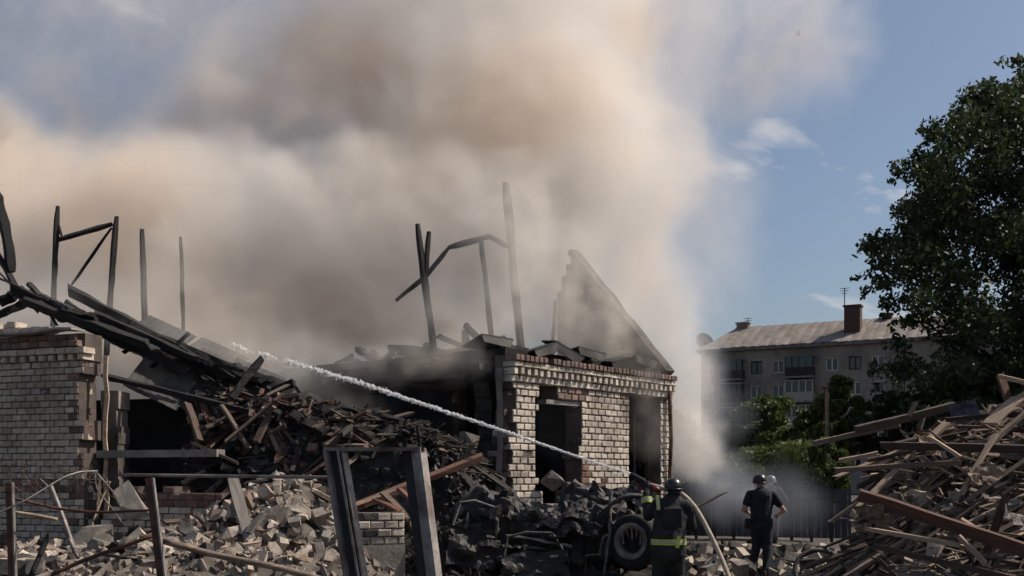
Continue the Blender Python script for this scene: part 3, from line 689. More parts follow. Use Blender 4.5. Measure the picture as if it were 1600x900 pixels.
# fallen asbestos sheets under the rafters
def sheetmesh(mk, w, h, waves=7):
    b = MB(); nx = waves * 6; v = []; f = []
    for i in range(nx + 1):
        x = (i / nx - .5) * w; z = .005 * math.sin(i / 6 * 2 * math.pi)
        for j in range(5): v.append((x, (j / 4 - .5) * h, z + .02 * mnoise.noise(Vector((x * 2, j, 0)))))
    for i in range(nx):
        for j in range(4): a = i * 5 + j; f.append((a, a + 1, a + 6, a + 5))
    me = bpy.data.meshes.new('wavy_sheet'); me.from_pydata(v, [], f); me.materials.append(MT[mk]); bm = bmesh.new(); bm.from_mesh(me)
    bmesh.ops.solidify(bm, geom=bm.faces[:], thickness=.01); bm.to_mesh(me); bm.free(); return me
SM = sheetmesh('sheet', 1.1, 1.7); SMD = sheetmesh('sheet_dark', 1.1, 1.7)
for (u, v, d, rx, ry, rz, me) in ((265, 580, 21.4, .85, .45, .15, SM), (322, 600, 21.6, .8, .45, .0, SM), (385, 612, 22.0, .75, .4, .1, SMD), (240, 530, 22.3, .5, .42, 0, SMD), (325, 565, 22.4, .5, .42, 0, SM), (455, 630, 22.6, .5, .4, .2, SMD)):
    o = inst('roofing_sheet', me, mtx(P(u, v, d), (rx, ry, rz), (1, 1, 1))); tag(o, 'sooty dark roofing sheet slumped beneath the charred rafters' if me is SMD else 'ash-grey roofing sheet slumped beneath the charred rafters', 'roofing sheet', 'slumped roofing sheets')
# named single timbers
tb(162, 588, 20.2, 505, 672, 20.3, .09, .09, 'char', 'char', 'charred_pole', 'long thin burnt pole lying above the brick debris', 'pole')
tb(362, 622, 20.4, 410, 560, 20.8, .12, .12, 'char', 'char', 'charred_post', 'short burnt post jutting up from the fallen sheets', 'post')
tb(350, 692, 19.6, 442, 616, 20.0, .14, .05, 'wood', 'plank', 'brown_plank', 'brown plank propped diagonally over the fallen timbers', 'plank')
tb(400, 690, 19.5, 428, 640, 19.9, .13, .05, 'wood_dark', 'plank', 'dark_plank', 'short dark plank propped beside the brown plank', 'plank')
tb(292, 630, 20, 312, 688, 19.7, .15, .06, 'wood_dark', 'plank', 'dark_plank', 'dark upright board above the lost window', 'plank')
tb(300, 692, 19.4, 372, 724, 19.0, .05, .05, 'wood', 'plank', 'thin_batten', 'thin pale batten above the steel rail', 'batten')
tb(345, 632, 20, 388, 700, 19.6, .12, .05, 'wood', 'plank', 'split_plank', 'split plank leaning between the fallen sheets and bricks', 'plank')
red = tb(547, 795, 17.0, 752, 714, 18.2, .13, .1, 'wood_red', 'plank', 'red_beam', 'long reddish beam slanting behind the steel door frame', 'beam', roll=.3)
tb(552, 790, 16.9, 618, 764, 17.2, .09, .05, 'wood_light', 'plank', 'split_plank', 'bright splintered plank lying on the reddish beam', 'plank')
for (u0, v0, u1, v1) in ((410, 640, 480, 700), (422, 636, 505, 700), (440, 630, 530, 705), (395, 640, 455, 702), (455, 640, 555, 700), (470, 655, 575, 712)):
    tb(u0, v0, 20.6, u1, v1, 19.8, .15, .05, 'char_grey', 'plank', 'scorched_board', 'scorched board fanned out beside the smoking hole', 'board', 'scorched boards fanned by the smoking hole')
for (u0, v0, u1, v1, mk) in ((612, 775, 650, 830, 'wood_dark'), (598, 770, 640, 812, 'wood'), (625, 765, 660, 800, 'wood_red'), (690, 850, 740, 905, 'wood_red'), (705, 855, 765, 905, 'wood'), (668, 800, 700, 905, 'wood_dark'), (585, 780, 625, 800, 'wood_red')):
    tb(u0, v0, 16.7, u1, v1, 16.1, .09, .05, mk, 'plank', 'broken_board', 'broken board leaning below the reddish beam', 'board', 'broken boards below the reddish beam')
tb(652, 665, 18.6, 662, 760, 18.4, .05, .05, 'char', 'char', 'burnt_stake', 'thin burnt stake rising beside the steel door frame', 'stake')
# random timbers on the collapsed rooms
WCOL = {'wood': 'grey-brown', 'wood_dark': 'dark brown', 'wood_light': 'pale', 'wood_red': 'reddish', 'char': 'black', 'char_grey': 'ash-grey', 'burnt': 'black', 'burnt_grey': 'ash-grey'}
def timbers(hf, region, n, mats, name, label, cat, group, seed, L=(.5, 1.8), w=(.05, .16), h=(.025, .08), yaw=(0, math.pi), style='plank', cond=None, lift=.1, tilt=.2):
    r = random.Random(seed); k = 0; tr = 0
    while k < n and tr < 4000:
        tr += 1
        x, y = r.uniform(*region[:2]), r.uniform(*region[2:])
        if hf(x, y) < .1 or (cond and not cond(x, y)): continue
        ln = r.uniform(*L); a = r.uniform(*yaw); dx, dy = math.cos(a) * ln / 2, math.sin(a) * ln / 2
        z0, z1, zc = hf(x - dx, y - dy), hf(x + dx, y + dy), hf(x, y)
        z0 = min(max(z0, zc - .5 * ln * .8), zc + .4 * ln); z1 = min(max(z1, zc - .5 * ln * .8), zc + .4 * ln)
        base = max(zc - (z0 + z1) / 2, 0) + lift * r.random() + .03
        tl = r.gauss(0, tilt) * ln / 2
        rnd.seed(seed * 1000 + k)
        mk = r.choice(mats); lq = (ln - L[0]) / (L[1] - L[0]); lw = 'long' if lq > .66 else ('middling' if lq > .33 else 'short'); zq = 'steeply tilted' if abs(z0 - z1 - 0 + 2 * tl) > .45 * ln else 'level'
        bar(name, (x - dx, y - dy, z0 + base + tl), (x + dx, y + dy, z1 + base - tl), r.uniform(*w), r.uniform(*h), mk, style, None, r.uniform(-.6, .6), '%s %s %s %s' % (lw, zq, WCOL[mk], label), cat, group); k += 1
timbers(HC, (-6.4, -.7, 19.2, 22.6), 170, ['char', 'char_grey', 'wood_dark', 'wood_dark', 'wood', 'wood_dark'], 'burnt_timber', 'timber strewn over the collapsed rooms', 'timber', 'burnt timbers over the collapsed rooms', 31, cond=lambda x, y: not (x < -5 and y < 20.4))
timbers(HC, (-6.2, -2.6, 19.2, 21.6), 130, ['wood', 'wood_red', 'wood_red', 'wood_dark', 'wood_dark'], 'brown_timber', 'timber offcut among the bricks of the fallen roof', 'timber', 'brown timbers in the fallen roof', 32, (.4, 1.3))
timbers(HL, (-8.0, -2.2, 13.5, 17.2), 60, ['wood', 'wood_dark', 'wood_light', 'char'], 'splintered_lath', 'splintered lath lying on the pale brick spill', 'lath', 'laths on the brick spill', 33, (.3, 1.0), (.03, .08), (.02, .04))
timbers(HW, (-2.2, 1.8, 16.2, 20.4), 60, ['char', 'burnt', 'burnt_grey'], 'scorched_scrap', 'bar sticking out of the ash by the burnt car', 'scrap', 'scorched bars in the ash', 34, (.25, .9), (.02, .07), (.02, .05), style='char', tilt=.5)

timbers(HC, (-5.8, -1.2, 19.6, 22.6), 22, ['char', 'char', 'char_grey'], 'charred_beam', 'heavy beam lying over the collapsed rooms', 'beam', 'heavy charred beams over the collapsed rooms', 36, (1.2, 2.6), (.11, .18), (.1, .16), style='char', tilt=.25, lift=.25)
def scraps(hf, region, n, mks, name, where, group, seed, s0=.2, s1=.55):
    r = random.Random(seed); rnd.seed(seed)
    for k in range(n):
        x, y = r.uniform(*region[:2]), r.uniform(*region[2:]); mk = r.choice(mks); s = r.uniform(s0, s1)
        o = inst(name, crumpled(mk), mtx(on(hf, x, y) + Vector((0, 0, .12)), (r.gauss(.35, .5), r.gauss(0, .5), r.uniform(0, 6)), (s * 1.3, s * .8, s * .6)))
        tag(o, '%s torn %s sheet %s' % ('large' if s > (s0 + s1) / 2 else 'small', {'rust': 'rusty', 'sheet': 'grey roofing', 'tarp': 'tan fabric', 'concrete': 'pale plaster', 'sheet_dark': 'sooty'}[mk], where), 'sheet', group)
scraps(HR, (5.0, 9.4, 12.2, 17.4), 34, ['rust', 'sheet', 'tarp', 'sheet_dark', 'concrete'], 'torn_scrap', 'caught in the big timber heap', 'torn sheets in the timber heap', 71)
scraps(HC, (-6.0, -1.4, 19.4, 22.2), 24, ['rust', 'sheet', 'sheet_dark', 'sheet_dark'], 'roof_scrap', 'among the timbers of the collapsed rooms', 'torn sheets in the collapsed rooms', 72)
scraps(HL, (-8.0, -2.3, 13.4, 17.4), 26, ['tarp', 'concrete', 'sheet', 'sheet_dark'], 'rubble_scrap', 'lying on the pale brick spill', 'torn sheets on the brick spill', 73, .15, .4)
# ------------------------------------------------------------------ plank heap: individual timbers
HL1 = 'plank lying in the big timber heap'
timbers(HR, (4.9, 9.6, 12.0, 18.0), 215, ['wood', 'wood', 'wood_dark', 'wood_dark', 'wood_dark', 'wood_light'], 'heaped_plank', HL1, 'plank', 'planks of the big timber heap', 41, (.5, 2.3), (.03, .12), (.015, .06), yaw=(-.5, .5), lift=.22, tilt=.16)
timbers(HR, (4.9, 9.6, 12.0, 17.6), 85, ['wood_light', 'wood', 'wood_dark'], 'splinter', 'splinter poking out of the big timber heap', 'splinter', 'splinters of the big timber heap', 42, (.25, .8), (.03, .09), (.02, .04), lift=.25, tilt=.7)
def sticks(name, hf, region, count, mk, label, seed, L=(.15, .8), w=(.012, .05)):
    r = random.Random(seed); b = MB()
    for k in range(count):
        x, y = r.uniform(*region[:2]), r.uniform(*region[2:]); h = hf(x, y)
        if h < .15: continue
        a = r.gauss(0, .7); el = r.gauss(0, .4); ln = r.uniform(*L); d = Vector((math.cos(a) * math.cos(el), math.sin(a), math.sin(el))).normalized() * ln / 2
        p = Vector((x, y, h + r.uniform(0, .28))); b.beam(p - d, p + d, r.uniform(*w), r.uniform(*w) * .6, up=(r.uniform(-1, 1), r.uniform(-1, 1), 1))
    return tag(b.build(name, MT[mk], None), label, 'debris', None, 'stuff')
sticks('stick_litter', HR, (4.6, 10, 11.4, 18.5), 1300, 'stick_a', 'fine grey-brown sticks tangled all through the timber heap', 61)
sticks('lath_litter', HR, (4.6, 10, 11.4, 18.5), 480, 'stick_b', 'fine pale laths tangled all through the timber heap', 62, (.12, .5))
sticks('charred_sticks', HC, (-6.8, -.6, 19.0, 23), 900, 'stick_c', 'fine burnt sticks tangled over the collapsed rooms', 63)
LN = [(1272, 693, 15.6, 1405, 664, 15.4, .085, .07, 'wood', 'weathered pole sticking out of the timber heap over the smoke'),
      (1335, 672, 15.2, 1490, 634, 15.2, .12, .1, 'wood', 'thick weathered beam on the crest of the timber heap'),
      (1375, 696, 14.3, 1610, 702, 13.8, .09, .1, 'wood_dark', 'long dark beam lying level across the timber heap'),
      (1478, 656, 14.6, 1620, 646, 14.2, .06, .06, 'wood_dark', 'thin dark pole lying level near the heap crest'),
      (1338, 772, 13.2, 1625, 868, 11.9, .10, .14, 'wood_red', 'heavy red-brown beam sloping down the timber heap face'),
      (1352, 826, 12.8, 1500, 852, 12.3, .05, .05, 'wood_light', 'pale batten below the heavy red-brown beam'),
      (1362, 852, 12.7, 1590, 905, 12.0, .06, .06, 'wood_dark', 'dark batten at the foot of the timber heap'),
      (1498, 838, 12.3, 1540, 882, 12.1, .05, .05, 'wood_light', 'short bright stick under the heavy red-brown beam'),
      (1305, 735, 14.6, 1500, 722, 14.2, .09, .06, 'wood', 'grey board jutting from the side of the timber heap'),
      (1310, 720, 14.8, 1372, 708, 14.6, .1, .05, 'wood_light', 'short lit board end at the side of the heap'),
      (1503, 770, 13.2, 1556, 680, 13.6, .05, .05, 'wood_light', 'pale stick standing diagonally in the heap'),
      (1540, 700, 13.6, 1608, 640, 13.9, .06, .05, 'wood', 'grey stick slanting up at the heap crest'),
      (1548, 662, 14.2, 1592, 622, 14.4, .22, .03, 'wood_light', 'wide pale board standing on the heap crest'),
      (1560, 588, 14.6, 1620, 603, 14.4, .07, .06, 'wood_light', 'bright plank end at the very top of the heap'),
      (1562, 586, 14.7, 1580, 648, 14.5, .1, .05, 'wood_red', 'reddish upright board at the very top of the heap'),
      (1590, 592, 14.6, 1640, 640, 14.5, .2, .05, 'wood_red', 'reddish panel board leaning at the top of the heap'),
      (1452, 683, 14.0, 1500, 714, 13.8, .05, .04, 'wood_light', 'thin bright lath crossing the long dark beam'),
      (1420, 650, 15, 1432, 628, 15, .09, .03, 'wood', 'small grey board end standing on the heap crest')]
for (u0, v0, d0, u1, v1, d1, w, h, mk, lab) in LN:
    nm = 'beam' if 'beam' in lab else 'timber'
    tb(u0, v0, d0, u1, v1, d1, w, h, mk, 'plank', 'heap_' + nm, lab, nm, roll=.15)
for k, (u, v, d, s, mk, lab) in enumerate(((1545, 738, 13.3, .34, 'tarp', 'torn tan fabric hanging from the timber heap'), (1520, 745, 13.2, .35, 'tarp', 'small tan rag in the timber heap'), (1365, 805, 13.0, .4, 'tarp', 'crumpled dusty cloth at the low end of the heap'), (1590, 815, 12.6, .4, 'concrete', 'grey crumpled sheet by the red-brown beam'), (1508, 645, 14.9, .36, 'tarp_blue', 'blue-grey crumpled sheet on the heap crest'), (1455, 700, 14.4, .45, 'tarp', 'pale rag on the heap below the crest'))):
    o = inst('torn_sheet', crumpled(mk), mtx(P(u, v, d), (rnd.uniform(.6, 1.3), rnd.uniform(-.5, .5), rnd.uniform(0, 3)), (s, s * .8, s * .8))); tag(o, lab, 'sheet')

# ------------------------------------------------------------------ charred posts standing in the smoke
def post(name, pts, w, label, cat='post', mk='char'):
    """pts: list of (u,v,d) polyline"""
    b = MB(); r = random.Random(len(label)); q = []
    for (a, c) in zip(pts[:-1], pts[1:]):
        a, c = P(*a), P(*c); n = max(3, int((c - a).length / .25))
        for k in range(n): q.append(a.lerp(c, k / n))
    q.append(P(*pts[-1])); n = len(q)
    q = [p + Vector((r.uniform(-.007, .007), r.uniform(-.007, .007), 0)) for p in q]
    b.tube(q, [w * .92 * (1 + r.uniform(-.16, .12)) * (.7 if i in (0, n - 1) else 1) for i in range(n)], 4)
    return tag(b.build(name, MT[mk], None), label, cat)
ft = thing('charred_roof_frame', 'two charred posts joined by a tilted crossbar above the collapsed roof', 'roof frame', P(85, 470, 22.4))
def part_post(parent, name, pts, w):
    o = post(name, pts, w, '', None); o.parent = parent; o.matrix_parent_inverse = Matrix.Translation(-parent.location); return o
part_post(ft, 'post', [(90, 322, 22.4), (86, 400, 22.4), (80, 560, 22.4)], .065)
part_post(ft, 'post', [(182, 338, 22.6), (177, 400, 22.6), (165, 570, 22.6)], .07)
part_post(ft, 'crossbar', [(86, 376, 22.4), (176, 350, 22.6)], .065)
part_post(ft, 'brace', [(174, 356, 22.6), (112, 445, 22.9)], .04)
part_post(ft, 'stub', [(92, 352, 22.4), (97, 372, 22.4)], .03)
post('charred_post', [(-6, 300, 21.2), (2, 330, 21.2), (14, 390, 21.2), (18, 425, 21.2)], .12, 'thick bent burnt post standing above the grey house corner')
post('charred_brace', [(-12, 385, 21.2), (10, 420, 21.2), (34, 468, 21.0)], .075, 'burnt brace slanting down onto the collapsed roof', 'brace')
post('charred_post', [(222, 358, 23.4), (224, 410, 23.4), (228, 600, 23.4)], .07, 'single short burnt post fading into the smoke')
post('charred_post', [(282, 370, 24.6), (284, 410, 24.6), (288, 600, 24.6)], .05, 'faint thin post nearly lost in the smoke')
f2 = thing('charred_roof_frame', 'bent charred beam on posts smouldering above the burning house shell', 'roof frame', P(670, 510, 24.6))
part_post(f2, 'post', [(652, 350, 24.6), (662, 430, 24.6), (680, 562, 24.6)], .085)
part_post(f2, 'post', [(670, 362, 24.7), (664, 440, 24.6)], .07)
part_post(f2, 'brace', [(618, 470, 24.9), (665, 432, 24.7), (702, 386, 24.8)], .06)
part_post(f2, 'beam', [(700, 387, 24.8), (745, 375, 25.0), (765, 369, 25.2), (793, 386, 25.4)], .075)
part_post(f2, 'post', [(751, 376, 25.0), (758, 430, 25.0), (771, 562, 25.0)], .065)
post('charred_post', [(789, 285, 26.4), (796, 350, 26.4), (804, 445, 26.4), (816, 568, 26.4)], .115, 'tall thick scorched post rising highest in the smoke', mk='char_grey')
post('charred_post', [(868, 470, 26.8), (862, 575, 26.8)], .05, 'thin burnt stick beside the brick gable')
# charred attic litter on the ceiling of the wing
timbers(lambda x, y: 4.42, (-4.6, 1.8, 23.4, 27.5), 46, ['char', 'char', 'char_grey'], 'attic_timber', 'attic timber lying on the sooty ceiling', 'timber', 'burnt attic timbers', 55, (.5, 1.8), (.08, .16), (.06, .14), style='char', tilt=.25,
        cond=lambda x, y: 0.5 < ((x - C2[0]) * W[0] + (y - C2[1]) * W[1]) < 5.5 and 0.6 < ((x - C2[0]) * DR[0] + (y - C2[1]) * DR[1]) < 6.8)

# ------------------------------------------------------------------ steel door frame
df = thing('steel_door_frame', 'freestanding steel door frame tilted in front of the brick slope', 'door frame', P(600, 985, 11))
def channel(p0, p1, w, dep, parent, name):
    """open channel: web plus two flanges"""
    p0, p1 = Vector(p0), Vector(p1); b = MB(); sx = Vector((1, 0, 0))
    b.beam(p0, p1, w, .012, up=(0, 1, 0)); o = b.build(name, MT['steel_dark'], parent)  # web in dark steel: its shaded face is put into the colour
    for k in (-1, 1):
        f_ = MB(); off = Vector((k * (w / 2 + .004), -dep / 2 + .01, 0)); f_.beam(p0 + off, p1 + off, .026, dep, up=(.6, .8, 0)); f_.build('flange', MT['steel'], o)  # flanges in paler steel: the sunlit edges are painted by colour
    return o
tl, tr_ = P(524, 703, 11), P(640, 703, 11)
lp = channel(tl, P(566, 960, 10.6), .17, .07, df, 'jamb')
m_ = MB(); m_.beam(tl + Vector((.03, -.05, 0)), P(570, 960, 10.55), .022, .05, up=(0, 1, 0)); m_.build('stop_bar', MT['steel'], lp)
b = MB(); b.beam(P(640, 703, 11.06), P(672, 960, 10.66), .14, .10, up=(0, 1, 0)); rp = b.build('jamb', MT['steel_dark'], df)  # dark colour stands in for the shaded side of this jamb
b = MB(); b.beam(P(654, 702, 11.0), P(686, 960, 10.6), .12, .10, up=(.55, .83, 0)); b.build('flange', MT['steel'], rp)  # lighter steel paints the sunlit strip along this jamb
b = MB(); b.box(P(657, 770, 10.9), (.02, 0, 0), (0, .02, 0), (0, 0, .07)); b.build('lock_plate', MT['steel_dark'], rp)
b = MB(); b.beam(P(507, 702, 11), P(664, 702, 11), .13, .035, up=(0, 0, 1)); b.build('lintel', MT['steel'], df)

# ------------------------------------------------------------------ rusty fence
def fpost(u0, v0, d0, u1, v1, d1, w, label, lip=True):
    t = thing('fence_post', label, 'fence post', P(u1, v1, d1)); p0, p1 = P(u0, v0, d0), P(u1, v1, d1)
    b = MB(); b.beam(p0, p1, w, .012, up=(0, 1, 0)); b.build('web', MT['rust'], t)
    b = MB(); off = Vector((w / 2 + .008, -.025, 0)); b.beam(p0 + off, p1 + off, .018, .06, up=(0, 1, 0)); b.build('flange', MT['steel'] if lip else MT['rust'], t)
fpost(14, 754, 12.4, 22, 985, 12.4, .085, 'upright rusty angle post at the end of the fence')
fpost(233, 747, 12.2, 262, 985, 11.8, .09, 'leaning rusty angle post with pale edge by the rail end')
def rail(name, pts, r, mk, label, cat, n=6):
    q = []; P3 = [P(*p) for p in pts]
    for a, c in zip(P3[:-1], P3[1:]):
        for k in range(5): q.append(a.lerp(c, k / 5))
    q.append(P3[-1]); m = len(q)
    q2 = [q[0]] + [(q[i - 1] + q[i] * 2 + q[i + 1]) / 4 for i in range(1, m - 1)] + [q[-1]]
    b = MB(); b.tube(q2, r, n); return tag(b.build(name, MT[mk], None, True), label, cat)
rail('steel_rail', [(186, 742, 12.4), (350, 744, 12.3), (515, 746, 11.2)], .022, 'steel', 'long level steel rail running to the door frame', 'rail')
rail('rusty_rail', [(10, 776, 12.45), (90, 795, 12.5), (150, 801, 12.4), (238, 797, 12.2)], .018, 'rust', 'sagging rusty bar between the two fence posts', 'rail')
rail('rusty_rail', [(80, 898, 11.9), (140, 872, 12), (242, 836, 12.1)], .025, 'rust', 'rusty bar sloping up to the leaning post', 'rail')
rail('pale_rail', [(255, 845, 12.2), (330, 866, 12.2), (430, 886, 12.1), (500, 905, 12.0)], .04, 'wood', 'long grey pole lying across the brick spill', 'pole')
rail('pale_rail', [(20, 800, 12.7), (60, 806, 12.8), (90, 812, 12.9)], .025, 'wood_light', 'short pale stick behind the end fence post', 'stick')
rail('bent_wire', [(-10, 805, 12.0), (40, 782, 12.1), (100, 745, 12.4), (125, 737, 12.6), (152, 736, 12.8)], .011, 'steel', 'thin arched wire bowing over the rusty fence', 'wire', 5)
rail('bent_wire', [(148, 736, 12.8), (150, 762, 12.8), (175, 795, 12.9), (192, 818, 13)], .008, 'steel', 'loose wire drooping from the broken wall corner', 'wire', 5)
rail('bent_wire', [(150, 738, 12.9), (178, 770, 12.9), (190, 796, 13)], .01, 'steel', 'second loose wire beside the drooping one', 'wire', 5)
rail('bent_wire', [(62, 748, 13), (75, 760, 13), (86, 790, 13)], .012, 'steel', 'short bent rod behind the leaning pipe', 'wire', 5)
rail('leaning_pipe', [(78, 758, 13), (95, 800, 13.0), (118, 865, 12.9)], .03, 'steel', 'grey steel pipe leaning between the fence posts', 'pipe')
rail('leaning_pipe', [(100, 825, 13), (122, 872, 12.8)], .025, 'steel', 'short pipe stub beside the leaning pipe', 'pipe')
rail('dark_stake', [(48, 900, 12.6), (78, 832, 12.8)], .03, 'char', 'dark stake poking out of the rubble by the fence', 'stake')
rail('light_stick', [(145, 815, 13.2), (163, 770, 13.4), (172, 752, 13.4)], .014, 'wood_light', 'thin yellowish stick crossing the drooping wires', 'stick')
tb(364, 748, 15.4, 408, 905, 14.2, .16, .05, 'concrete', 'plank', 'grey_board', 'grey board leaning on the pale brick slope', 'board', roll=.2)
tb(388, 833, 14.6, 412, 803, 14.8, .09, .05, 'concrete', 'plank', 'grey_board', 'short grey board propped against the leaning board', 'board', roll=.2)
rail('bent_rod', [(1060, 812, 15.8), (1085, 794, 15.9), (1135, 768, 16.2)], .022, 'steel_dark', 'dark bent rod rising from the path beside the hose', 'rod')
# vines of scorched twigs along the grey wall
for k in range(26):
    u = rnd.uniform(2, 190); v = 728 + rnd.uniform(-6, 26); p = P(u, v, 13.6 + rnd.uniform(0, 1.2)); b = MB(); q = [p]
    for i in range(4): q.append(q[-1] + Vector((rnd.uniform(-.12, .12), rnd.uniform(-.05, .05), rnd.uniform(-.16, .05))))
    b.tube(q, .006, 4); tag(b.build('dry_twig', MT['wood_dark'], None), 'dry dark twig hanging against the grey brick wall', 'twig', 'dry twigs against the grey wall')

# low stub of plastered wall behind the door frame
def stub():
    st = thing('wall_stub', 'low lit wall stub with plaster base and broken bricks behind door frame', 'wall', P(600, 900, 15.6))
    base = P(598, 990, 15.6); e = (.9, .436); n = (.436, -.9); O = (base.x - .45, base.y - .2)
    b = MB(); b.box(wall_pt(O, e, n, .42, .36, -.17), Vector((*e, 0)) * .42, Vector((*n, 0)) * .17, (0, 0, .36)); b.build('plaster_base', MT['concrete'], st)
    brick_wall(st, 'wall', O, e, n, .84, .722, 1.18, .21, .115, .34, lambda t, z: z < 1.2 - .25 * wn(t, 0, 90) - .4 * sstep(.25, 0, t), lambda t, z, r: 'brick_char' if t < .35 and r.random() < .7 else 'brick', 60, 'mortar', 'brick', 17)
stub()
# tangled tyre hoop by the heap
b = MB(); c = P(1282, 905, 15.2); b.tube([c + Vector((.36 * math.cos(a), .12 * math.sin(a), .30 * math.sin(a) + .1)) for a in np.linspace(0, math.pi * 1.7, 22)], .035, 7); tag(b.build('tyre_hoop', MT['burnt_grey'], None, True), 'burnt tyre hoop lying at the foot of the heap', 'tyre')
# ------------------------------------------------------------------ burnt car
car = thing('burnt_car', 'crushed burnt-out black car lying in ash below the window wall', 'car', (.6, 16.6, 0))
def car_body():
    # shell as lofted cross sections along x, then crumpled
    prof = [(-1.05, .35, .95), (-.8, .22, 1.32), (-.5, .2, 1.5), (-.15, .18, 1.46), (.15, .18, 1.32), (.4, .2, 1.16), (.62, .2, 1.12), (.85, .2, 1.34), (1.1, .2, 1.44), (1.45, .22, 1.48), (1.75, .3, 1.46), (2.0, .4, 1.25), (2.12, .5, .95)]
    xs = np.linspace(-1.05, 2.12, 54); zb = np.interp(xs, [p[0] for p in prof], [p[1] for p in prof]); zt = np.interp(xs, [p[0] for p in prof], [p[2] for p in prof])
    nr = 34; v = []; f = []
    for i, x in enumerate(xs):
        for k in range(nr):
            a = 2 * math.pi * k / nr; cx, cz = math.cos(a), math.sin(a)
            q = .38; sx_ = math.copysign(abs(cx) ** q, cx); sz_ = math.copysign(abs(cz) ** q, cz)
            y = 16.95 + sx_ * .62 * (1 if cz < .3 else .82); z = (zb[i] + zt[i]) / 2 + sz_ * (zt[i] - zb[i]) / 2
            p = Vector((x, y, z)); n1 = mnoise.noise(p * 2.2); n2 = abs(mnoise.noise(p * 4.5 + Vector((3, 3, 3)))); n3 = mnoise.noise(p * 9)
            p += Vector((.07 * mnoise.noise(p * 3.1 + Vector((7, 0, 0))), -(.14 * n1 + .12 * n2 + .035 * n3) * (1 if cx < 0 else -.6), .12 * mnoise.noise(p * 2.6 + Vector((0, 9, 0))) + .07 * n3))
            v.append(p)
    m = len(xs)
    for i in range(m - 1):
        for k in range(nr):
            a, b_, c, d = i * nr + k, i * nr + (k + 1) % nr, (i + 1) * nr + (k + 1) % nr, (i + 1) * nr + k
            f.append((a, b_, c)); f.append((a, c, d))
    f.append(tuple(range(nr - 1, -1, -1))); f.append(tuple((m - 1) * nr + k for k in range(nr)))
    b = MB(); b.add(v, f); return b.build('body', MT['burnt'], car)
body = car_body()
def wheel(c, r, w, name='wheel', face=(-.1, -1, .05)):
    z = Vector(face).normalized(); x = z.cross(Vector((0, 0, 1))).normalized(); y = x.cross(z)
    def ring(rr, off): return [c + (x * math.cos(a) + y * math.sin(a)) * rr + z * off for a in np.linspace(0, 2 * math.pi, 29)[:-1]]
    def lathe(prof, nm, mk, parent):
        v = []; f = []; n = 28
        for rr, off in prof: v += ring(rr, off)
        for i in range(len(prof) - 1):
            for k in range(n): f.append((i * n + k, i * n + (k + 1) % n, (i + 1) * n + (k + 1) % n, (i + 1) * n + k))
        b = MB(); b.add(v, f); return b.build(nm, MT[mk], parent, True)
    t = lathe([(r * .66, w * .3), (r * .78, w * .5), (r * .94, w * .42), (r, w * .2), (r, -w * .2), (r * .94, -w * .42), (r * .7, -w * .5)], name, 'rubber', car)
    rm = lathe([(r * .69, w * .42), (r * .66, w * .50), (r * .58, w * .46), (r * .47, w * .38), (r * .45, w * .1), (r * .44, -w * .1)], 'rim', 'rim', t)
    lathe([(r * .46, -w * .12), (r * .2, -w * .1), (r * .1, w * .05), (.001, w * .05)], 'hub', 'rubber', t)
    for k in range(5):
        xo = (k - 2) * r * .19; zt_ = math.sqrt(max(.01, (r * .5) ** 2 - xo * xo)); b = MB()
        b.beam(c + x * xo + y * zt_ + z * w * .34, c + x * xo * .9 + y * (zt_ - r * (.3 if k % 2 else .42)) + z * w * .22, .03, .025); b.build('spoke', MT['rim'], t)
    return t
wheel(P(990, 846, 15.9), .40, .24, face=(-.55, -.83, .08))
b = MB(); b.tube([P(990, 800, 16.1) + Vector((.40 * math.cos(a), .04 * math.sin(a * 2) - .05, .26 * math.sin(a) - .02)) for a in np.linspace(-.25, math.pi + .25, 16)], [.035 + .012 * math.sin(k) for k in range(16)], 7); b.build('wheel_arch', MT['burnt_grey'], car, True)
wheel(P(975, 795, 16.75), .34, .24, face=(.3, -.9, .35))
wheel(P(742, 868, 16.6), .33, .2, face=(-.5, -.8, .2))
def strip(name, pts, r, mk):
    b = MB(); q = []
    P3 = [P(*p) for p in pts]
    for a, c in zip(P3[:-1], P3[1:]):
        for k in range(4): q.append(a.lerp(c, k / 4) + Vector((rnd.uniform(-.008, .008), rnd.uniform(-.01, .01), rnd.uniform(-.01, .01))))
    q.append(P3[-1]); b.tube(q, [r * rnd.uniform(.6, 1.3) for _ in q], 6); return b.build(name, MT[mk], car)
strip('sill_trim', [(790, 835, 15.95), (835, 843, 15.9), (870, 850, 15.9), (893, 854, 15.95)], .022, 'rim')
strip('pillar', [(955, 770, 16.2), (952, 835, 15.95), (944, 900, 15.8)], .03, 'burnt_grey')
strip('pillar', [(768, 795, 16.0), (778, 815, 15.9), (772, 850, 15.95), (768, 880, 15.9)], .022, 'burnt_grey')
strip('pillar', [(730, 800, 16.1), (728, 850, 16.0), (735, 900, 15.9)], .025, 'burnt')
strip('bracket', [(915, 868, 15.9), (930, 866, 15.9), (938, 868, 15.9)], .012, 'rim'); strip('bracket', [(916, 868, 15.9), (915, 905, 15.9)], .014, 'rust')
strip('exhaust', [(935, 868, 15.9), (942, 840, 15.9), (950, 836, 15.9)], .018, 'burnt_grey')
b = MB(); b.box(P(835, 864, 16.0), (.2, 0, -.02), (0, .03, 0), (0, 0, .025)); b.box(P(835, 856, 16.0), (.17, 0, -.02), (0, .03, 0), (0, 0, .015)); b.build('number_plate', MT['burnt_grey'], car)
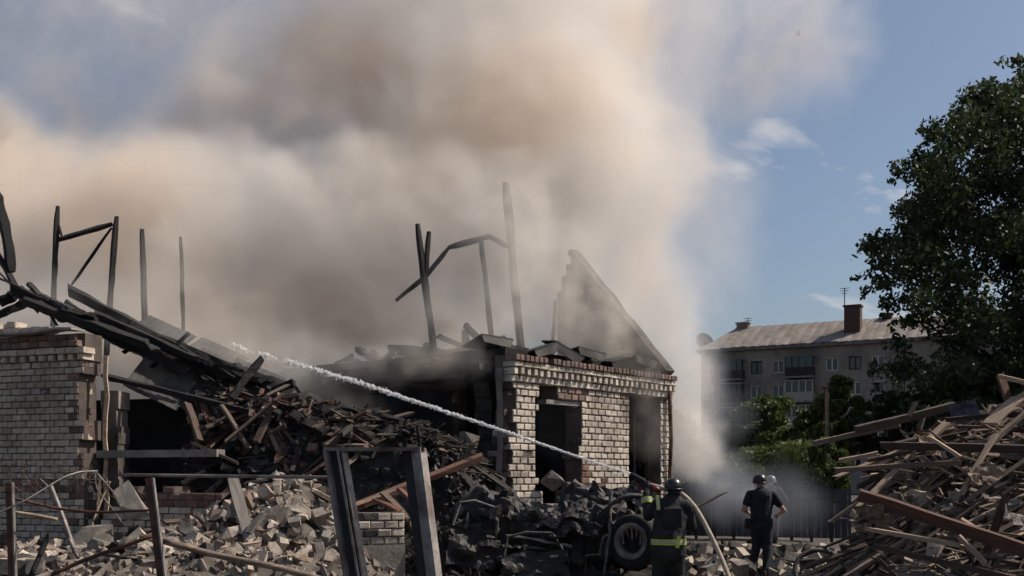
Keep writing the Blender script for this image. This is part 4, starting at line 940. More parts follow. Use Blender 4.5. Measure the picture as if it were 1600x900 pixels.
for k, (u, v, d, s, mk) in enumerate(((845, 800, 16.3, .45, 'burnt_grey'), (820, 815, 16.2, .5, 'burnt'), (870, 830, 16.1, .45, 'burnt'), (770, 790, 16.3, .6, 'burnt'), (900, 795, 16.4, .6, 'burnt'), (940, 785, 16.4, .55, 'burnt'), (720, 820, 16.3, .5, 'burnt'), (860, 812, 16.15, .3, 'burnt_grey'), (1000, 775, 16.4, .45, 'burnt_grey'), (800, 870, 15.95, .5, 'burnt'), (880, 880, 15.95, .55, 'burnt'), (915, 820, 16.0, .5, 'burnt'), (775, 800, 15.95, .22, 'tarp'))):
    o = inst('torn_panel', crumpled(mk), mtx(P(u, v, d), (rnd.uniform(.6, 1.6), rnd.uniform(-.6, .6), rnd.uniform(-.6, .6)), (s, s * .7, s * .7)), car)
def car_door(u, v, d, w, h, rot, mk):
    o = bpy.data.objects.new('door', crumple(mk, int(u), 14, 10, .10)); lk(o, car); o.data.transform(Matrix.LocRotScale(Vector((0, 0, -h * .2)), Euler((R(90), 0, 0)), Vector((w, h * .62, .6)))); o.matrix_basis = mtx(P(u, v, d), rot, (1, 1, 1))
    f_ = MB(); f_.tube([(-w * .46, 0, h * .08), (-w * .38, 0, h * .45), (-w * .1, .01, h * .52), (w * .3, 0, h * .47), (w * .47, 0, h * .08)], .022, 6); q = f_.build('window_frame', MT['burnt_grey'], o)
    k_ = MB(); k_.box((w * .3, -.045, 0), (.06, 0, 0), (0, .012, 0), (0, 0, .015)); k_.build('handle', MT['rim'], o)
car_door(742, 835, 15.85, .75, .95, (-.15, .18, .25), 'burnt'); car_door(835, 872, 15.8, .95, .75, (-.25, -.06, .05), 'burnt')
o = bpy.data.objects.new('bonnet', crumple('burnt', 5, 16, 12, .16)); lk(o, car); o.matrix_basis = mtx(P(925, 790, 16.35), (.75, .1, -.15), (1.0, .75, .8))
# scrap around the car, one by one
for k in range(40):
    u, v = rnd.uniform(675, 1000), rnd.uniform(765, 905)
    if u > 840 and v < 800: continue
    if u < 780: v = max(v, 758)
    d = 16.2 + rnd.uniform(-.4, .8) + (.8 if v < 800 else 0); s = rnd.uniform(.1, .28); mk = 'burnt' if rnd.random() < .8 else 'burnt_grey'
    o = inst('scrap_sheet', crumpled(mk), mtx(P(u, v, d), (rnd.uniform(0, 3), rnd.uniform(-1, 1), rnd.uniform(0, 3)), (s, s * .7, s)))
    tag(o, '%s crumpled %s scrap sheet heaped on the burnt car' % ('small' if s < .19 else 'large', 'black' if mk == 'burnt' else 'ashen grey'), 'scrap', 'scrap sheets heaped on the burnt car')
for k in range(46):
    u, v = rnd.uniform(640, 800), rnd.uniform(715, 800); d = 18.6 + rnd.uniform(-.8, 1.4); s = rnd.uniform(.12, .34)
    p = P(u, v, d); p.x = min(p.x, -.95); p.z = max(HW(p.x, p.y), HC(p.x, p.y)) + .05 + s * .25; mk = 'burnt_grey' if rnd.random() < .5 else 'burnt'
    o = inst('ash_flake', crumpled(mk), mtx(p, (rnd.uniform(0, 3), rnd.uniform(-1, 1), rnd.uniform(0, 3)), (s, s * .7, s)))
    tag(o, '%s curled %s sheet scrap between the car and the smoking hole' % ('small' if s < .22 else 'large', 'black' if mk == 'burnt' else 'ashen grey'), 'scrap', 'ashen scraps by the smoking hole')

# ------------------------------------------------------------------ people
def capsule(b, p0, p1, r0, r1, n=14, sq=(1, 1)):
    p0, p1 = Vector(p0), Vector(p1); d = (p1 - p0); L = d.length
    if L < 1e-5: b.sphere(p0, r0, n, 8); return
    z = d.normalized(); x = (Vector((1, 0, 0)) - z * z.x); x = x.normalized() if x.length > .2 else z.cross(Vector((0, 1, 0))).normalized(); y = z.cross(x)
    v = []; f = []; rows = []
    for k in range(6): a = -math.pi / 2 + math.pi / 2 * k / 5; rows.append((p0 + z * math.sin(a) * r0, max(.001, math.cos(a)) * r0))
    for k in range(6): a = math.pi / 2 * k / 5; rows.append((p1 + z * math.sin(a) * r1, max(.001, math.cos(a)) * r1))
    for c, rr in rows:
        for k in range(n): a = 2 * math.pi * k / n; v.append(c + (x * math.cos(a) * sq[0] + y * math.sin(a) * sq[1]) * rr)
    for i in range(len(rows) - 1):
        for k in range(n): f.append((i * n + k, i * n + (k + 1) % n, (i + 1) * n + (k + 1) % n, (i + 1) * n + k))
    f.append(tuple(range(n - 1, -1, -1))); f.append(tuple((len(rows) - 1) * n + k for k in range(n))); b.add(v, f)
def remesh(o, vox, smooth=4):
    m = o.modifiers.new('join', 'REMESH'); m.mode = 'VOXEL'; m.voxel_size = vox; m.use_smooth_shade = True
    s = o.modifiers.new('soft', 'SMOOTH'); s.iterations = smooth; s.factor = .5
    return o
def hand(b, wrist, fwd, up, side, curl=1.0, s=1.0):
    """palm from wrist along fwd; four bent fingers and a thumb leaving the side of the palm"""
    fwd, up = Vector(fwd).normalized(), Vector(up).normalized(); lat = fwd.cross(up).normalized() * side
    w = Vector(wrist); 
    for k in (-1.2, 0, 1.2): capsule(b, w + lat * .016 * k * s, w + (fwd * .085 + lat * .022 * k) * s, .016 * s, .014 * s, 8)
    for k, ln in zip((-1.5, -.5, .5, 1.5), (.85, 1, .95, .75)):
        k0 = w + (fwd * .088 + lat * .018 * k) * s; k1 = k0 + (fwd * .035 - up * .016 * curl) * ln * s
        k2 = k1 + (fwd * (.028 - .02 * curl) - up * .028 * curl) * ln * s; k3 = k2 + (-fwd * .016 * curl + fwd * .02 * (1 - curl) - up * .014 * curl) * ln * s
        capsule(b, k0, k1, .0095 * s, .009 * s, 8); capsule(b, k1, k2, .009 * s, .0085 * s, 8); capsule(b, k2, k3, .0085 * s, .0075 * s, 8)
    t0 = w + (fwd * .025 + lat * .03) * s; t1 = t0 + (fwd * .035 + lat * .022 - up * .012) * s; t2 = t1 + (fwd * .03 - up * .018 * curl - lat * .008 * curl) * s
    capsule(b, t0, t1, .012 * s, .011 * s, 8); capsule(b, t1, t2, .011 * s, .009 * s, 8)
def person(label, base, J, dirf, dress, helmet_mk, scale_head=1.0):
    """J: joint dict in world metres (head, neck, sl, sr, el, er, wl, wr, chest, waist, hl, hr, kl, kr, al, ar); dirf facing unit 2D"""
    t = thing('person', label, 'person', base); f = Vector((dirf[0], dirf[1], 0)).normalized(); rt = Vector((f.y, -f.x, 0))
    J = {k: Vector(v) for k, v in J.items()}; b = MB()
    # body, one mesh: head with face, neck, torso, limbs, hands, feet
    h = J['head']; s = scale_head
    b.sphere(h + Vector((0, 0, .02)), (.076 * s, .092 * s, .105 * s), 16, 12); 
    capsule(b, h + f * .035 - Vector((0, 0, .05)), h + f * .06 - Vector((0, 0, .085)), .055, .038)
    capsule(b, h + f * .088 + Vector((0, 0, .005)), h + f * .105 - Vector((0, 0, .02)), .012, .016)
    for k in (-1, 1):
        capsule(b, h + rt * .076 * k + Vector((0, 0, .015)), h + rt * .08 * k - Vector((0, 0, .02)), .014, .01)
        capsule(b, h + f * .082 + rt * .03 * k + Vector((0, 0, .012)), h + f * .083 + rt * .03 * k + Vector((0, 0, .013)), .010, .010)
    capsule(b, h + f * .088 - rt * .02 - Vector((0, 0, .05)), h + f * .088 + rt * .02 - Vector((0, 0, .05)), .009, .009)
    capsule(b, h - f * .01 - Vector((0, 0, .04)), J['neck'], .055, .06)
    capsule(b, J['neck'] - Vector((0, 0, .04)), J['chest'], .09, .14, sq=(1.25, .85)); capsule(b, J['chest'], J['waist'], .14, .125, sq=(1.2, .85))
    capsule(b, J['waist'], (J['hl'] + J['hr']) / 2, .125, .13, sq=(1.2, .9))
    for q in 'lr':
        capsule(b, J['s' + q], J['e' + q], .055, .042); capsule(b, J['e' + q], J['w' + q], .042, .028)
        capsule(b, J['neck'] - Vector((0, 0, .05)), J['s' + q], .06, .055)
        capsule(b, J['h' + q], J['k' + q], .085, .058); capsule(b, J['k' + q], J['a' + q], .056, .04); capsule(b, J['a' + q] - Vector((0, 0, .04)) - f * .03, J['a' + q] - Vector((0, 0, .055)) + f * .15, .035, .03)
        fw = (J['w' + q] - J['e' + q]).normalized(); up_ = J.get('up' + q, Vector((0, 0, 1))); up_ = (up_ - fw * up_.dot(fw)).normalized()
        hand(b, J['w' + q], fw, up_, 1 if q == 'l' else -1, .9)
    remesh(b.build('body', MT['skin'], t), .0075, 2)
    dress(t, J, f, rt)
    # helmet: dome, rim, band
    hm = MB(); c = h + Vector((0, 0, .035)); hm.sphere(c, (.125, .142, .128), 20, 10, -.25, 1)
    ho = hm.build('helmet', MT[helmet_mk], t, True); mo = ho.modifiers.new('shell', 'SOLIDIFY'); mo.thickness = .012
    rmn = MB(); rmn.tube([c + Vector((.127 * math.cos(a), .146 * math.sin(a), -.035)) for a in np.linspace(0, 2 * math.pi, 25)], .011, 6); rmn.build('brim', MT[helmet_mk], ho, True)
    ch = MB(); ch.tube([c + rt * .105 + Vector((0, 0, -.03)), h + f * .04 + rt * .06 - Vector((0, 0, .10)), h + f * .05 - Vector((0, 0, .125)), h + f * .04 - rt * .06 - Vector((0, 0, .10)), c - rt * .105 + Vector((0, 0, -.03))], .007, 6); ch.build('chin_strap', MT['cloth_black'], ho)
    return t
def band(b, c, axis, rx, ry, xdir, hgt, thick=.006, n=28, a0=0, a1=2 * math.pi):
    """reflective band round a limb"""
    z = Vector(axis).normalized(); x = Vector(xdir); x = (x - z * x.dot(z)).normalized(); y = z.cross(x); c = Vector(c); v = []; f = []
    for k in range(n + 1):
        a = a0 + (a1 - a0) * k / n; r = x * math.cos(a) * rx + y * math.sin(a) * ry
        v += [c + r - z * hgt / 2, c + r + z * hgt / 2, c + r * (1 + thick / rx) + z * hgt / 2, c + r * (1 + thick / rx) - z * hgt / 2]
    for k in range(n):
        for q in range(4): f.append((k * 4 + q, k * 4 + (q + 1) % 4, k * 4 + 4 + (q + 1) % 4, k * 4 + 4 + q))
    b.add(v, f)
# firefighter: back to the camera, nozzle held up towards the roof
fx, fy = 2.19, 15.0
def fp(u, v, d): return P(u, v, d)
JF = dict(head=fp(1052, 764, 15.02), neck=fp(1051, 781, 15.0), chest=fp(1048, 805, 14.98), waist=fp(1044, 838, 14.95), sl=fp(1028, 789, 15.05), sr=fp(1072, 791, 14.98),
          el=fp(1013, 806, 15.28), er=fp(1080, 822, 15.15), wl=fp(1010, 766, 15.42), wr=fp(1036, 782, 15.42), hl=fp(1034, 858, 14.95), hr=fp(1056, 858, 14.95),
          kl=fp(1030, 905, 15.12), kr=fp(1058, 905, 15.05), al=(2.0, 15.05, .1), ar=(2.30, 14.85, .1), upl=Vector((-.7, -.7, .2)), upr=Vector((0, .3, 1)))
def dress_fire(t, J, f, rt):
    b = MB()
    capsule(b, J['neck'] - Vector((0, 0, .02)), J['chest'], .115, .185, sq=(1.3, .9)); capsule(b, J['chest'], J['waist'], .185, .185, sq=(1.25, .9))
    capsule(b, J['waist'], (J['hl'] + J['hr']) / 2 - Vector((0, 0, .02)), .19, .205, sq=(1.2, .92)); capsule(b, J['neck'], J['neck'] + Vector((0, 0, .05)), .085, .08)
    for q in 'lr':
        capsule(b, J['neck'] - Vector((0, 0, .07)), J['s' + q], .10, .095); capsule(b, J['s' + q], J['e' + q], .095, .078); capsule(b, J['e' + q], J['e' + q].lerp(J['w' + q], .85), .078, .062)
    jk = remesh(b.build('coat', MT['cloth_coat'], t), .014, 3)
    b = MB()
    for q in 'lr': capsule(b, J['h' + q] + Vector((0, 0, .05)), J['k' + q], .14, .105); capsule(b, J['k' + q], J['a' + q] + Vector((0, 0, .08)), .105, .09)
    remesh(b.build('trousers', MT['cloth_coat'], t), .014, 3)
    for q in 'lr':
        b = MB(); a = J['a' + q]; capsule(b, a + Vector((0, 0, .15)), a - Vector((0, 0, .03)), .065, .06); capsule(b, a - Vector((0, 0, .045)) - f * .04, a - Vector((0, 0, .055)) + f * .17, .052, .048); remesh(b.build('boot', MT['rubber'], t), .01, 2)
        b = MB(); fw = (J['w' + q] - J['e' + q]).normalized(); up_ = J['up' + q]; up_ = (up_ - fw * up_.dot(fw)).normalized(); hand(b, J['w' + q] - fw * .01, fw, up_, 1 if q == 'l' else -1, .95, 1.18); capsule(b, J['w' + q] - fw * .07, J['w' + q], .05, .042); remesh(b.build('glove', MT['cloth_black'], t), .0075, 2)
    ax = Vector((0, 0, 1)); X = Vector((1, 0, 0)); w = J['waist']
    for dz, mk, hh in ((-.045, 'lime', .022), (-.072, 'silver', .026), (-.10, 'lime', .024)):
        b = MB(); band(b, w + Vector((.005, 0, dz)), ax, .238, .19, X, hh); b.build('reflective_band', MT[mk], jk)
    arm = (J['wl'] - J['el']); c = J['el'].lerp(J['wl'], .58)
    for dz, mk, hh in ((-.03, 'lime', .03), (0, 'silver', .026), (.028, 'lime', .026)):
        b = MB(); band(b, c + arm.normalized() * dz, arm, .078, .078, X, hh); b.build('reflective_band', MT[mk], jk)
    def vstrip(p, q, wd, mk):
        b = MB(); b.beam(p, q, wd, .012, up=(0, -1, 0)); b.build('reflective_strip', MT[mk], jk)
    vstrip(fp(1027, 774, 14.90), fp(1029, 797, 14.83), .05, 'lime'); vstrip(fp(1027, 776, 14.895), fp(1029, 796, 14.822), .022, 'silver')
    vstrip(fp(1059, 797, 14.79), fp(1056, 815, 14.78), .022, 'silver')
    vstrip(fp(1061, 838, 14.755), fp(1058, 856, 14.74), .05, 'lime')
    for q in 'lr': b = MB(); k = J['k' + q].lerp(J['a' + q], .4); band(b, k, J['a' + q] - J['k' + q], .108, .108, X, .06); b.build('reflective_band', MT['lime'], t)
    b = MB(); b.box(J['chest'] + Vector((0, -.19, -.03)), (.13, 0, 0), (0, .02, 0), (0, 0, .14)); o = b.build('back_panel', MT['cloth_black'], jk); mo = o.modifiers.new('edge', 'BEVEL'); mo.width = .018; mo.segments = 2
    b = MB(); h = J['head']; b.tube([h - rt * .1 - Vector((0, 0, .03)), h - f * .10 - Vector((0, 0, .06)), h + rt * .1 - Vector((0, 0, .03))], .05, 8); remesh(b.build('neck_flap', MT['cloth_black'], t), .012, 2)
person('person in black fire coat with lime bands aiming a hose nozzle', (fx, fy, 0), JF, (-.55, .83), dress_fire, 'helmet')
# police officer, back to the camera, forearms bent forward
ox, oy = 4.36, 19.0
JO = dict(head=P(1187, 754, 19.02), neck=P(1188, 766, 19.0), chest=P(1190, 784, 18.99), waist=P(1189, 806, 19.0), sl=P(1172, 773, 19.02), sr=P(1208, 774, 18.98), el=P(1162, 797, 18.98), er=P(1225, 798, 18.95),
          wl=P(1171, 802, 19.25), wr=P(1217, 803, 19.2), hl=P(1183, 818, 19), hr=P(1198, 818, 19), kl=P(1182, 853, 19.08), kr=P(1199, 852, 18.98), al=(4.22, 19.05, .12), ar=(4.42, 18.9, .12), upl=Vector((0, 0, 1)), upr=Vector((0, 0, 1)))
def dress_officer(t, J, f, rt):
    b = MB(); capsule(b, J['neck'] - Vector((0, 0, .05)), J['chest'], .105, .17, sq=(1.28, .85)); capsule(b, J['chest'], J['waist'], .17, .145, sq=(1.25, .88)); capsule(b, J['waist'], J['waist'] - Vector((0, 0, .08)), .145, .15, sq=(1.25, .9))
    for q in 'lr': capsule(b, J['neck'] - Vector((0, 0, .07)), J['s' + q], .085, .08); capsule(b, J['s' + q], J['s' + q].lerp(J['e' + q], .55), .08, .072)
    sh = remesh(b.build('shirt', MT['cloth_black'], t), .013, 3)
    b = MB(); capsule(b, J['chest'] + Vector((0, -.03, .10)), J['waist'] + Vector((0, -.03, .03)), .16, .155, sq=(1.12, .95)); remesh(b.build('vest', MT['cloth_navy'], t), .013, 1)
    b = MB(); capsule(b, J['waist'] - Vector((0, 0, .05)), (J['hl'] + J['hr']) / 2, .145, .155, sq=(1.2, .9))
    for q in 'lr': capsule(b, J['h' + q], J['k' + q], .115, .085); capsule(b, J['k' + q], J['a' + q] + Vector((0, 0, .03)), .085, .068)
    remesh(b.build('trousers', MT['cloth_navy'], t), .013, 3)
    for q in 'lr':
        b = MB(); a = J['a' + q]; capsule(b, a + Vector((0, 0, .12)), a - Vector((0, 0, .03)), .058, .055); capsule(b, a - Vector((0, 0, .05)) - f * .04, a - Vector((0, 0, .058)) + f * .16, .046, .042); remesh(b.build('boot', MT['rubber'], t), .01, 2)
    b = MB(); band(b, J['waist'] - Vector((0, 0, .07)), (0, 0, 1), .195, .148, (1, 0, 0), .05, .01); b.build('belt', MT['cloth_black'], t)
    b = MB(); c = P(1168, 818, 18.98); b.box(c, (.045, 0, -.01), (0, .05, 0), (.012, 0, .085)); o = b.build('holster', MT['cloth_black'], t); mo = o.modifiers.new('edge', 'BEVEL'); mo.width = .012; mo.segments = 2
    b = MB(); c = J['chest'] + Vector((0, -.185, .07)); b.box(c, (.10, 0, 0), (0, .006, 0), (0, 0, .028)); b.build('back_patch', MT['cloth_black'], sh)
person('person in black short-sleeved shirt, vest and helmet walking away by the smoke', (ox, oy, 0), JO, (.1, .99), dress_officer, 'helmet')
# companion mostly hidden beyond the officer
JC = {k: (Vector(v) if k.startswith('up') else Vector((6.58 + (Vector(v).x - 4.36) * .9, Vector(v).y + 8.5, Vector(v).z - .02))) for k, v in JO.items()}
def dress_comp(t, J, f, rt):
    b = MB(); capsule(b, J['neck'] - Vector((0, 0, .05)), J['chest'], .105, .16, sq=(1.25, .85)); capsule(b, J['chest'], J['waist'] - Vector((0, 0, .08)), .16, .15, sq=(1.25, .88))
    for q in 'lr': capsule(b, J['neck'] - Vector((0, 0, .07)), J['s' + q], .085, .08); capsule(b, J['s' + q], J['e' + q], .08, .06); capsule(b, J['e' + q], J['e' + q].lerp(J['w' + q], .85), .06, .045)
    remesh(b.build('jacket', MT['cloth_navy'], t), .014, 3)
    b = MB(); capsule(b, J['waist'] - Vector((0, 0, .05)), (J['hl'] + J['hr']) / 2, .145, .155, sq=(1.2, .9))
    for q in 'lr': capsule(b, J['h' + q], J['k' + q], .115, .085); capsule(b, J['k' + q], J['a' + q] + Vector((0, 0, .03)), .085, .068)
    remesh(b.build('trousers', MT['cloth_navy'], t), .014, 3)
    for q in 'lr':
        b = MB(); a = J['a' + q]; capsule(b, a + Vector((0, 0, .1)), a - Vector((0, 0, .03)), .058, .055); capsule(b, a - Vector((0, 0, .05)) - f * .04, a - Vector((0, 0, .058)) + f * .16, .046, .042); remesh(b.build('boot', MT['rubber'], t), .012, 2)
person('person in dark clothes and grey helmet farther off in the bluish smoke', (6.58, oy + 8.5, 0), JC, (-.1, .99), dress_comp, 'helmet_grey')

# ------------------------------------------------------------------ hose, nozzle, water jet
NZ = P(986, 740, 15.75)
def smooth_path(pts, n=8):
    q = []; m = len(pts)
    for i in range(m - 1):
        p0, p1, p2, p3 = pts[max(0, i - 1)], pts[i], pts[i + 1], pts[min(m - 1, i + 2)]
        for k in range(n):
            t = k / n; q.append(.5 * ((2 * p1) + (p2 - p0) * t + (2 * p0 - 5 * p1 + 4 * p2 - p3) * t * t + (3 * p1 - p0 - 3 * p2 + p3) * t ** 3))
    q.append(pts[-1]); return q
hp = [P(1012, 757, 15.5), P(1035, 763, 15.38), P(1052, 768, 15.3), P(1068, 774, 15.2), P(1088, 796, 15.0), P(1108, 832, 14.8), P(1126, 870, 14.6), P(1140, 905, 14.4), P(1150, 935, 14.3), Vector((3.1, 14.0, .06)), Vector((3.3, 13.3, .05)), Vector((3.0, 12.4, .05)), Vector((2.2, 11.6, .05)), Vector((1.6, 10.5, .05)), Vector((2.0, 9, .05))]
b = MB(); b.tube(smooth_path(hp), .034, 10); hs = tag(b.build('fire_hose', MT['hose'], None, True), 'beige canvas fire hose curving down from the firefighter to the ground', 'hose')
nz = thing('hose_nozzle', 'dark red-banded branch nozzle held up at the end of the hose', 'nozzle', NZ)
a0 = P(1014, 757.5, 15.5); dr = (NZ - a0)
b = MB(); b.tube([a0 + dr * t for t in (0, .3, .32, .7, .72, .9, 1)], [.034, .034, .045, .032, .036, .026, .022], 12); b.build('barrel', MT['rubber'], nz, True)
b = MB(); b.tube([a0 + dr * t for t in (-.55, -.05)], [.042, .042], 12); b.build('coupling', MT['red_paint'], nz, True)
b = MB(); m_ = a0 + dr * .45; b.tube([m_ + Vector((0, 0, -.02)), m_ + Vector((-.01, 0, -.09)), m_ + Vector((.01, 0, -.13))], .018, 8); b.build('pistol_grip', MT['rubber'], nz, True)
b = MB(); b.box(m_ + Vector((-.01, -.01, -.10)), (.045, 0, 0), (0, .03, 0), (0, 0, .05)); b.build('valve_body', MT['rust'], nz)
JP = [NZ, P(920, 719, 16.5), P(850, 695, 17.3), P(775, 669, 18.2), P(700, 644, 19.1), P(625, 619, 20.0), P(560, 597, 20.8), P(495, 578, 21.5), P(430, 559, 22.2), P(360, 539, 22.8)]
jp = smooth_path(JP, 70); n = len(jp); rj = random.Random(9)
jet = thing('water_jet', 'white jet of water arcing from the nozzle into the smoke', 'water jet', NZ)
q = []; rr = []
for i, p in enumerate(jp):
    t = i / (n - 1); a = .003 + .03 * t ** 1.1
    q.append(p + Vector((0, rj.gauss(0, a * .4), rj.gauss(0, a * .65)))); rr.append((.0145 + .008 * t) * (1 + rj.uniform(-.12, .12) - min(.85, 1.6 * t) * rj.random()) * (1 - .97 * sstep(.22, .8, t)))
b = MB(); b.tube(q, rr, 7); b.build('stream', MT['water'], jet, True)
b = MB()
for k in range(11000):
    t = rj.random() ** .6; i = min(n - 2, int(t * (n - 1))); p = jp[i].lerp(jp[i + 1], rj.random())
    if t > .2 and mnoise.noise(Vector((t * 150, 7, 0))) + .35 * mnoise.noise(Vector((t * 600, 1, 0))) < -.05 + .25 * t - .3 * (1 - t): continue
    a = .0025 + .028 * t ** 1.15
    s = rj.choice((.004, .006, .008, .014, .022)) * (.55 + .6 * t)
    m = mtx(p + Vector((rj.gauss(0, a), rj.gauss(0, a), rj.gauss(0, a) - abs(rj.gauss(0, a * .4)))), (rj.uniform(0, 6), rj.uniform(0, 6), 0), (s * rj.uniform(1, 2.2), s, s))
    b.add([m @ v for v in rj.choice(UC)], CF)
tag(b.build('droplets', MT['water'], jet), kind='stuff')
# ------------------------------------------------------------------ apartment block
AB = (20.5, 118.0); AE = (.884, -.468); AN = (-.468, -.884); AZ = 15.4; ALEN = 44.0
apt = thing('apartment_block', 'five-storey brown brick apartment block with balconies and pale sheet roof', 'apartment block', (AB[0], AB[1], 0))
def s_of(u): k = (u - 800) / F; return (k * AB[1] - AB[0]) / (AE[0] - k * AE[1])
def ap(s, z, out=0.): return wall_pt(AB, AE, AN, s, z, out)
ax = Vector((*AE, 0)); an = Vector((*AN, 0))
def abox(s0, s1, z0, z1, o0, o1, name, mk, parent=apt):
    b = MB(); b.box(ap((s0 + s1) / 2, (z0 + z1) / 2, (o0 + o1) / 2), ax * (s1 - s0) / 2, an * (o1 - o0) / 2, (0, 0, (z1 - z0) / 2)); return b.build(name, MT[mk], parent)
FL = [13.25, 10.7, 8.15, 5.6, 3.05]
BALC = [(s_of(1230), s_of(1274)), (s_of(1130), s_of(1164))]
WS = [s_of(u) for u in (1106, 1152, 1182, 1216, 1300, 1336, 1372, 1404)] + [27, 31.5, 35, 38.5, 42]
def block_wall():
    # facade built as strips so that every window is a real opening
    b = MB(); ww_, wh = .62, .68
    cols = sorted(WS); th = .45
    for z0, z1 in [(0, FL[-1] - wh)] + [(FL[i + 1] + wh, FL[i] - wh) for i in range(len(FL) - 1)][::-1] + [(FL[0] + wh, AZ - .3)]:
        b.box(ap(ALEN / 2, (z0 + z1) / 2, -th / 2), ax * ALEN / 2, an * th / 2, (0, 0, (z1 - z0) / 2))
    for z in FL:
        prev = 0.0
        for s in cols + [None]:
            e_ = ALEN if s is None else s - ww_
            if e_ > prev: b.box(ap((prev + e_) / 2, z, -th / 2), ax * (e_ - prev) / 2, an * th / 2, (0, 0, wh))
            prev = None if s is None else s + ww_
    return b.build('wall', MT['flat_wall'], apt)
aw = block_wall()
abox(.1, ALEN - .1, 0, AZ - .35, -11.5, -11.0, 'rear_wall', 'flat_wall'); abox(0, .4, 0, AZ - .32, -11.0, -.46, 'side_wall', 'flat_wall'); abox(ALEN - .4, ALEN, 0, AZ - .32, -11.0, -.46, 'side_wall', 'flat_wall')
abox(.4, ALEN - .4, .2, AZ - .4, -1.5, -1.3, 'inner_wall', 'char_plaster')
for i, z in enumerate(FL):
    for j, s in enumerate(WS):
        white = (i + j) % 3 != 2
        b = MB()
        for q in (-.58, 0.0, .58): b.box(ap(s + q, z, -.16), ax * .055, an * .05, (0, 0, .66))
        for q in (-.62, .62): b.box(ap(s, z + q, -.16), ax * .62, an * .05, (0, 0, .055))
        fr_ = b.build('window', MT['flat_white'] if white else MT['flat_balc'], apt)
        b = MB(); b.box(ap(s, z, -.2), ax * .57, an * .008, (0, 0, .6)); b.build('pane', MT['glass'], fr_)
for k, (s0, s1) in enumerate(BALC):
    for i, z in enumerate(FL[:4]):
        pale = k == 0 and i >= 1
        o = abox(s0, s1, z - 1.35, z - 1.15, .0, 1.15, 'balcony', 'concrete')
        abox(s0 + .02, s1 - .02, z - 1.15, z - .25, 1.05, 1.13, 'parapet', 'flat_pale' if pale else 'flat_balc', o)
        for sa in (s0, s1 - .08): abox(sa + .005, sa + .075, z - 1.15, z - .25, .0, 1.04, 'parapet', 'flat_pale' if pale else 'flat_balc', o)
        if i < 3 :
            n_ = 4
            for q in range(n_ + 1):
                sa = s0 + .05 + (s1 - s0 - .1) * q / n_; abox(sa - .04, sa + .04, z - .25, z + .85, 1.05, 1.12, 'mullion', 'flat_white' if pale else 'flat_balc', o)
            abox(s0 + .06, s1 - .06, z - .25, z + .85, 1.065, 1.08, 'pane', 'glass', o)
            abox(s0, s1, z + .85, z + .97, .0, 1.2, 'balcony_roof', 'flat_pale' if i else 'concrete', o)
        for q in ((s0 + s1) / 2,): abox(q - .5, q + .5, z - 1.1, z + .6, .005, .05, 'balcony_door', 'flat_white' if pale else 'flat_balc', o)
abox(-.5, ALEN + .5, AZ - .3, AZ, -11.8, .55, 'eave', 'concrete')
# roof: individual corrugated strips
rf = MB(); r0, r1 = ap(-.4, AZ, .55), ap(-.4, AZ + 2.95, -5.6)
rb = MB(); rb.prism([ap(-.4, AZ + .01, .5), ap(2.2, AZ + 2.9, -5.6), ap(-.4, AZ + .01, -11.7)], ax * .02); 
roof = MB(); roof.add([ap(-.4, AZ + .005, .5), ap(ALEN + .4, AZ + .005, .5), ap(ALEN + .4, AZ + 2.9, -5.6), ap(2.2, AZ + 2.9, -5.6), ap(-.4, AZ + .005, -11.7), ap(ALEN + .4, AZ + .005, -11.7)], [(0, 1, 2, 3), (3, 2, 5, 4), (0, 3, 4), (1, 5, 2)])
ro = roof.build('roof', MT['roof_slate'], apt)
nst = 40
for k in range(nst):
    s0 = 2.2 + (ALEN - 1.9) * k / nst; s1 = s0 + (ALEN - 1.9) / nst - .04
    for row in range(3):
        z0 = AZ + 2.9 * row / 3; z1 = AZ + 2.9 * (row + 1) / 3 + .06; o0 = .55 - 6.15 * row / 3; o1 = .55 - 6.15 * (row + 1) / 3 - .1
        b = MB(); h = .05 + .012 * (k % 3); b.add([ap(s0, z0 + h, o0), ap((s0 + s1) / 2, z0 + h + .045, o0), ap(s1, z0 + h, o0), ap(s0, z1 + h, o1), ap((s0 + s1) / 2, z1 + h + .045, o1), ap(s1, z1 + h, o1)], [(0, 1, 4, 3), (1, 2, 5, 4)]); b.build('roof_sheet', MT['roof_slate'], ro)
def chim(u, z0, z1, w, out, nm='chimney'):
    s = s_of(u); b = MB(); b.box(ap(s, (z0 + z1) / 2, out), ax * w, an * w * .8, (0, 0, (z1 - z0) / 2)); o = b.build(nm, MT['chimney'], apt)
    b = MB(); b.box(ap(s, z1 + .08, out), ax * (w + .12), an * (w * .8 + .12), (0, 0, .08)); b.build('chimney_cap', MT['chimney'], o)
chim(1326, AZ + .6, AZ + 3.9, .8, -2.4); chim(1138, AZ + 2.3, AZ + 3.35, .6, -5.6); chim(1372, AZ + 2.3, AZ + 3.3, .5, -5.6)
b = MB(); b.beam(ap(s_of(1337), AZ + .5, -1.6), ap(s_of(1350), AZ + 2.6, -4.4), .3, .25); b.build('parapet_wall', MT['flat_pale'], apt)
def antenna(u, z0, z1, out, label):
    s = s_of(u); t = thing('roof_antenna', label, 'antenna', ap(s, z0, out)); b = MB(); b.tube([ap(s, z0, out), ap(s, z1, out)], .05, 6); b.build('mast', MT['steel_dark'], t)
    for k in range(3): b = MB(); b.tube([ap(s - .5 + .1 * k, z1 - .25 * k - .05, out), ap(s + .5 - .1 * k, z1 - .25 * k - .05, out)], .03, 5); b.build('crossbar', MT['steel_dark'], t)
antenna(1310, AZ + 1, AZ + 6.1, -3.2, 'tall thin antenna mast beside the brick chimney on the roof')
antenna(1146, AZ + 2.6, AZ + 4.0, -5.6, 'small low antenna near the hipped end of the roof')
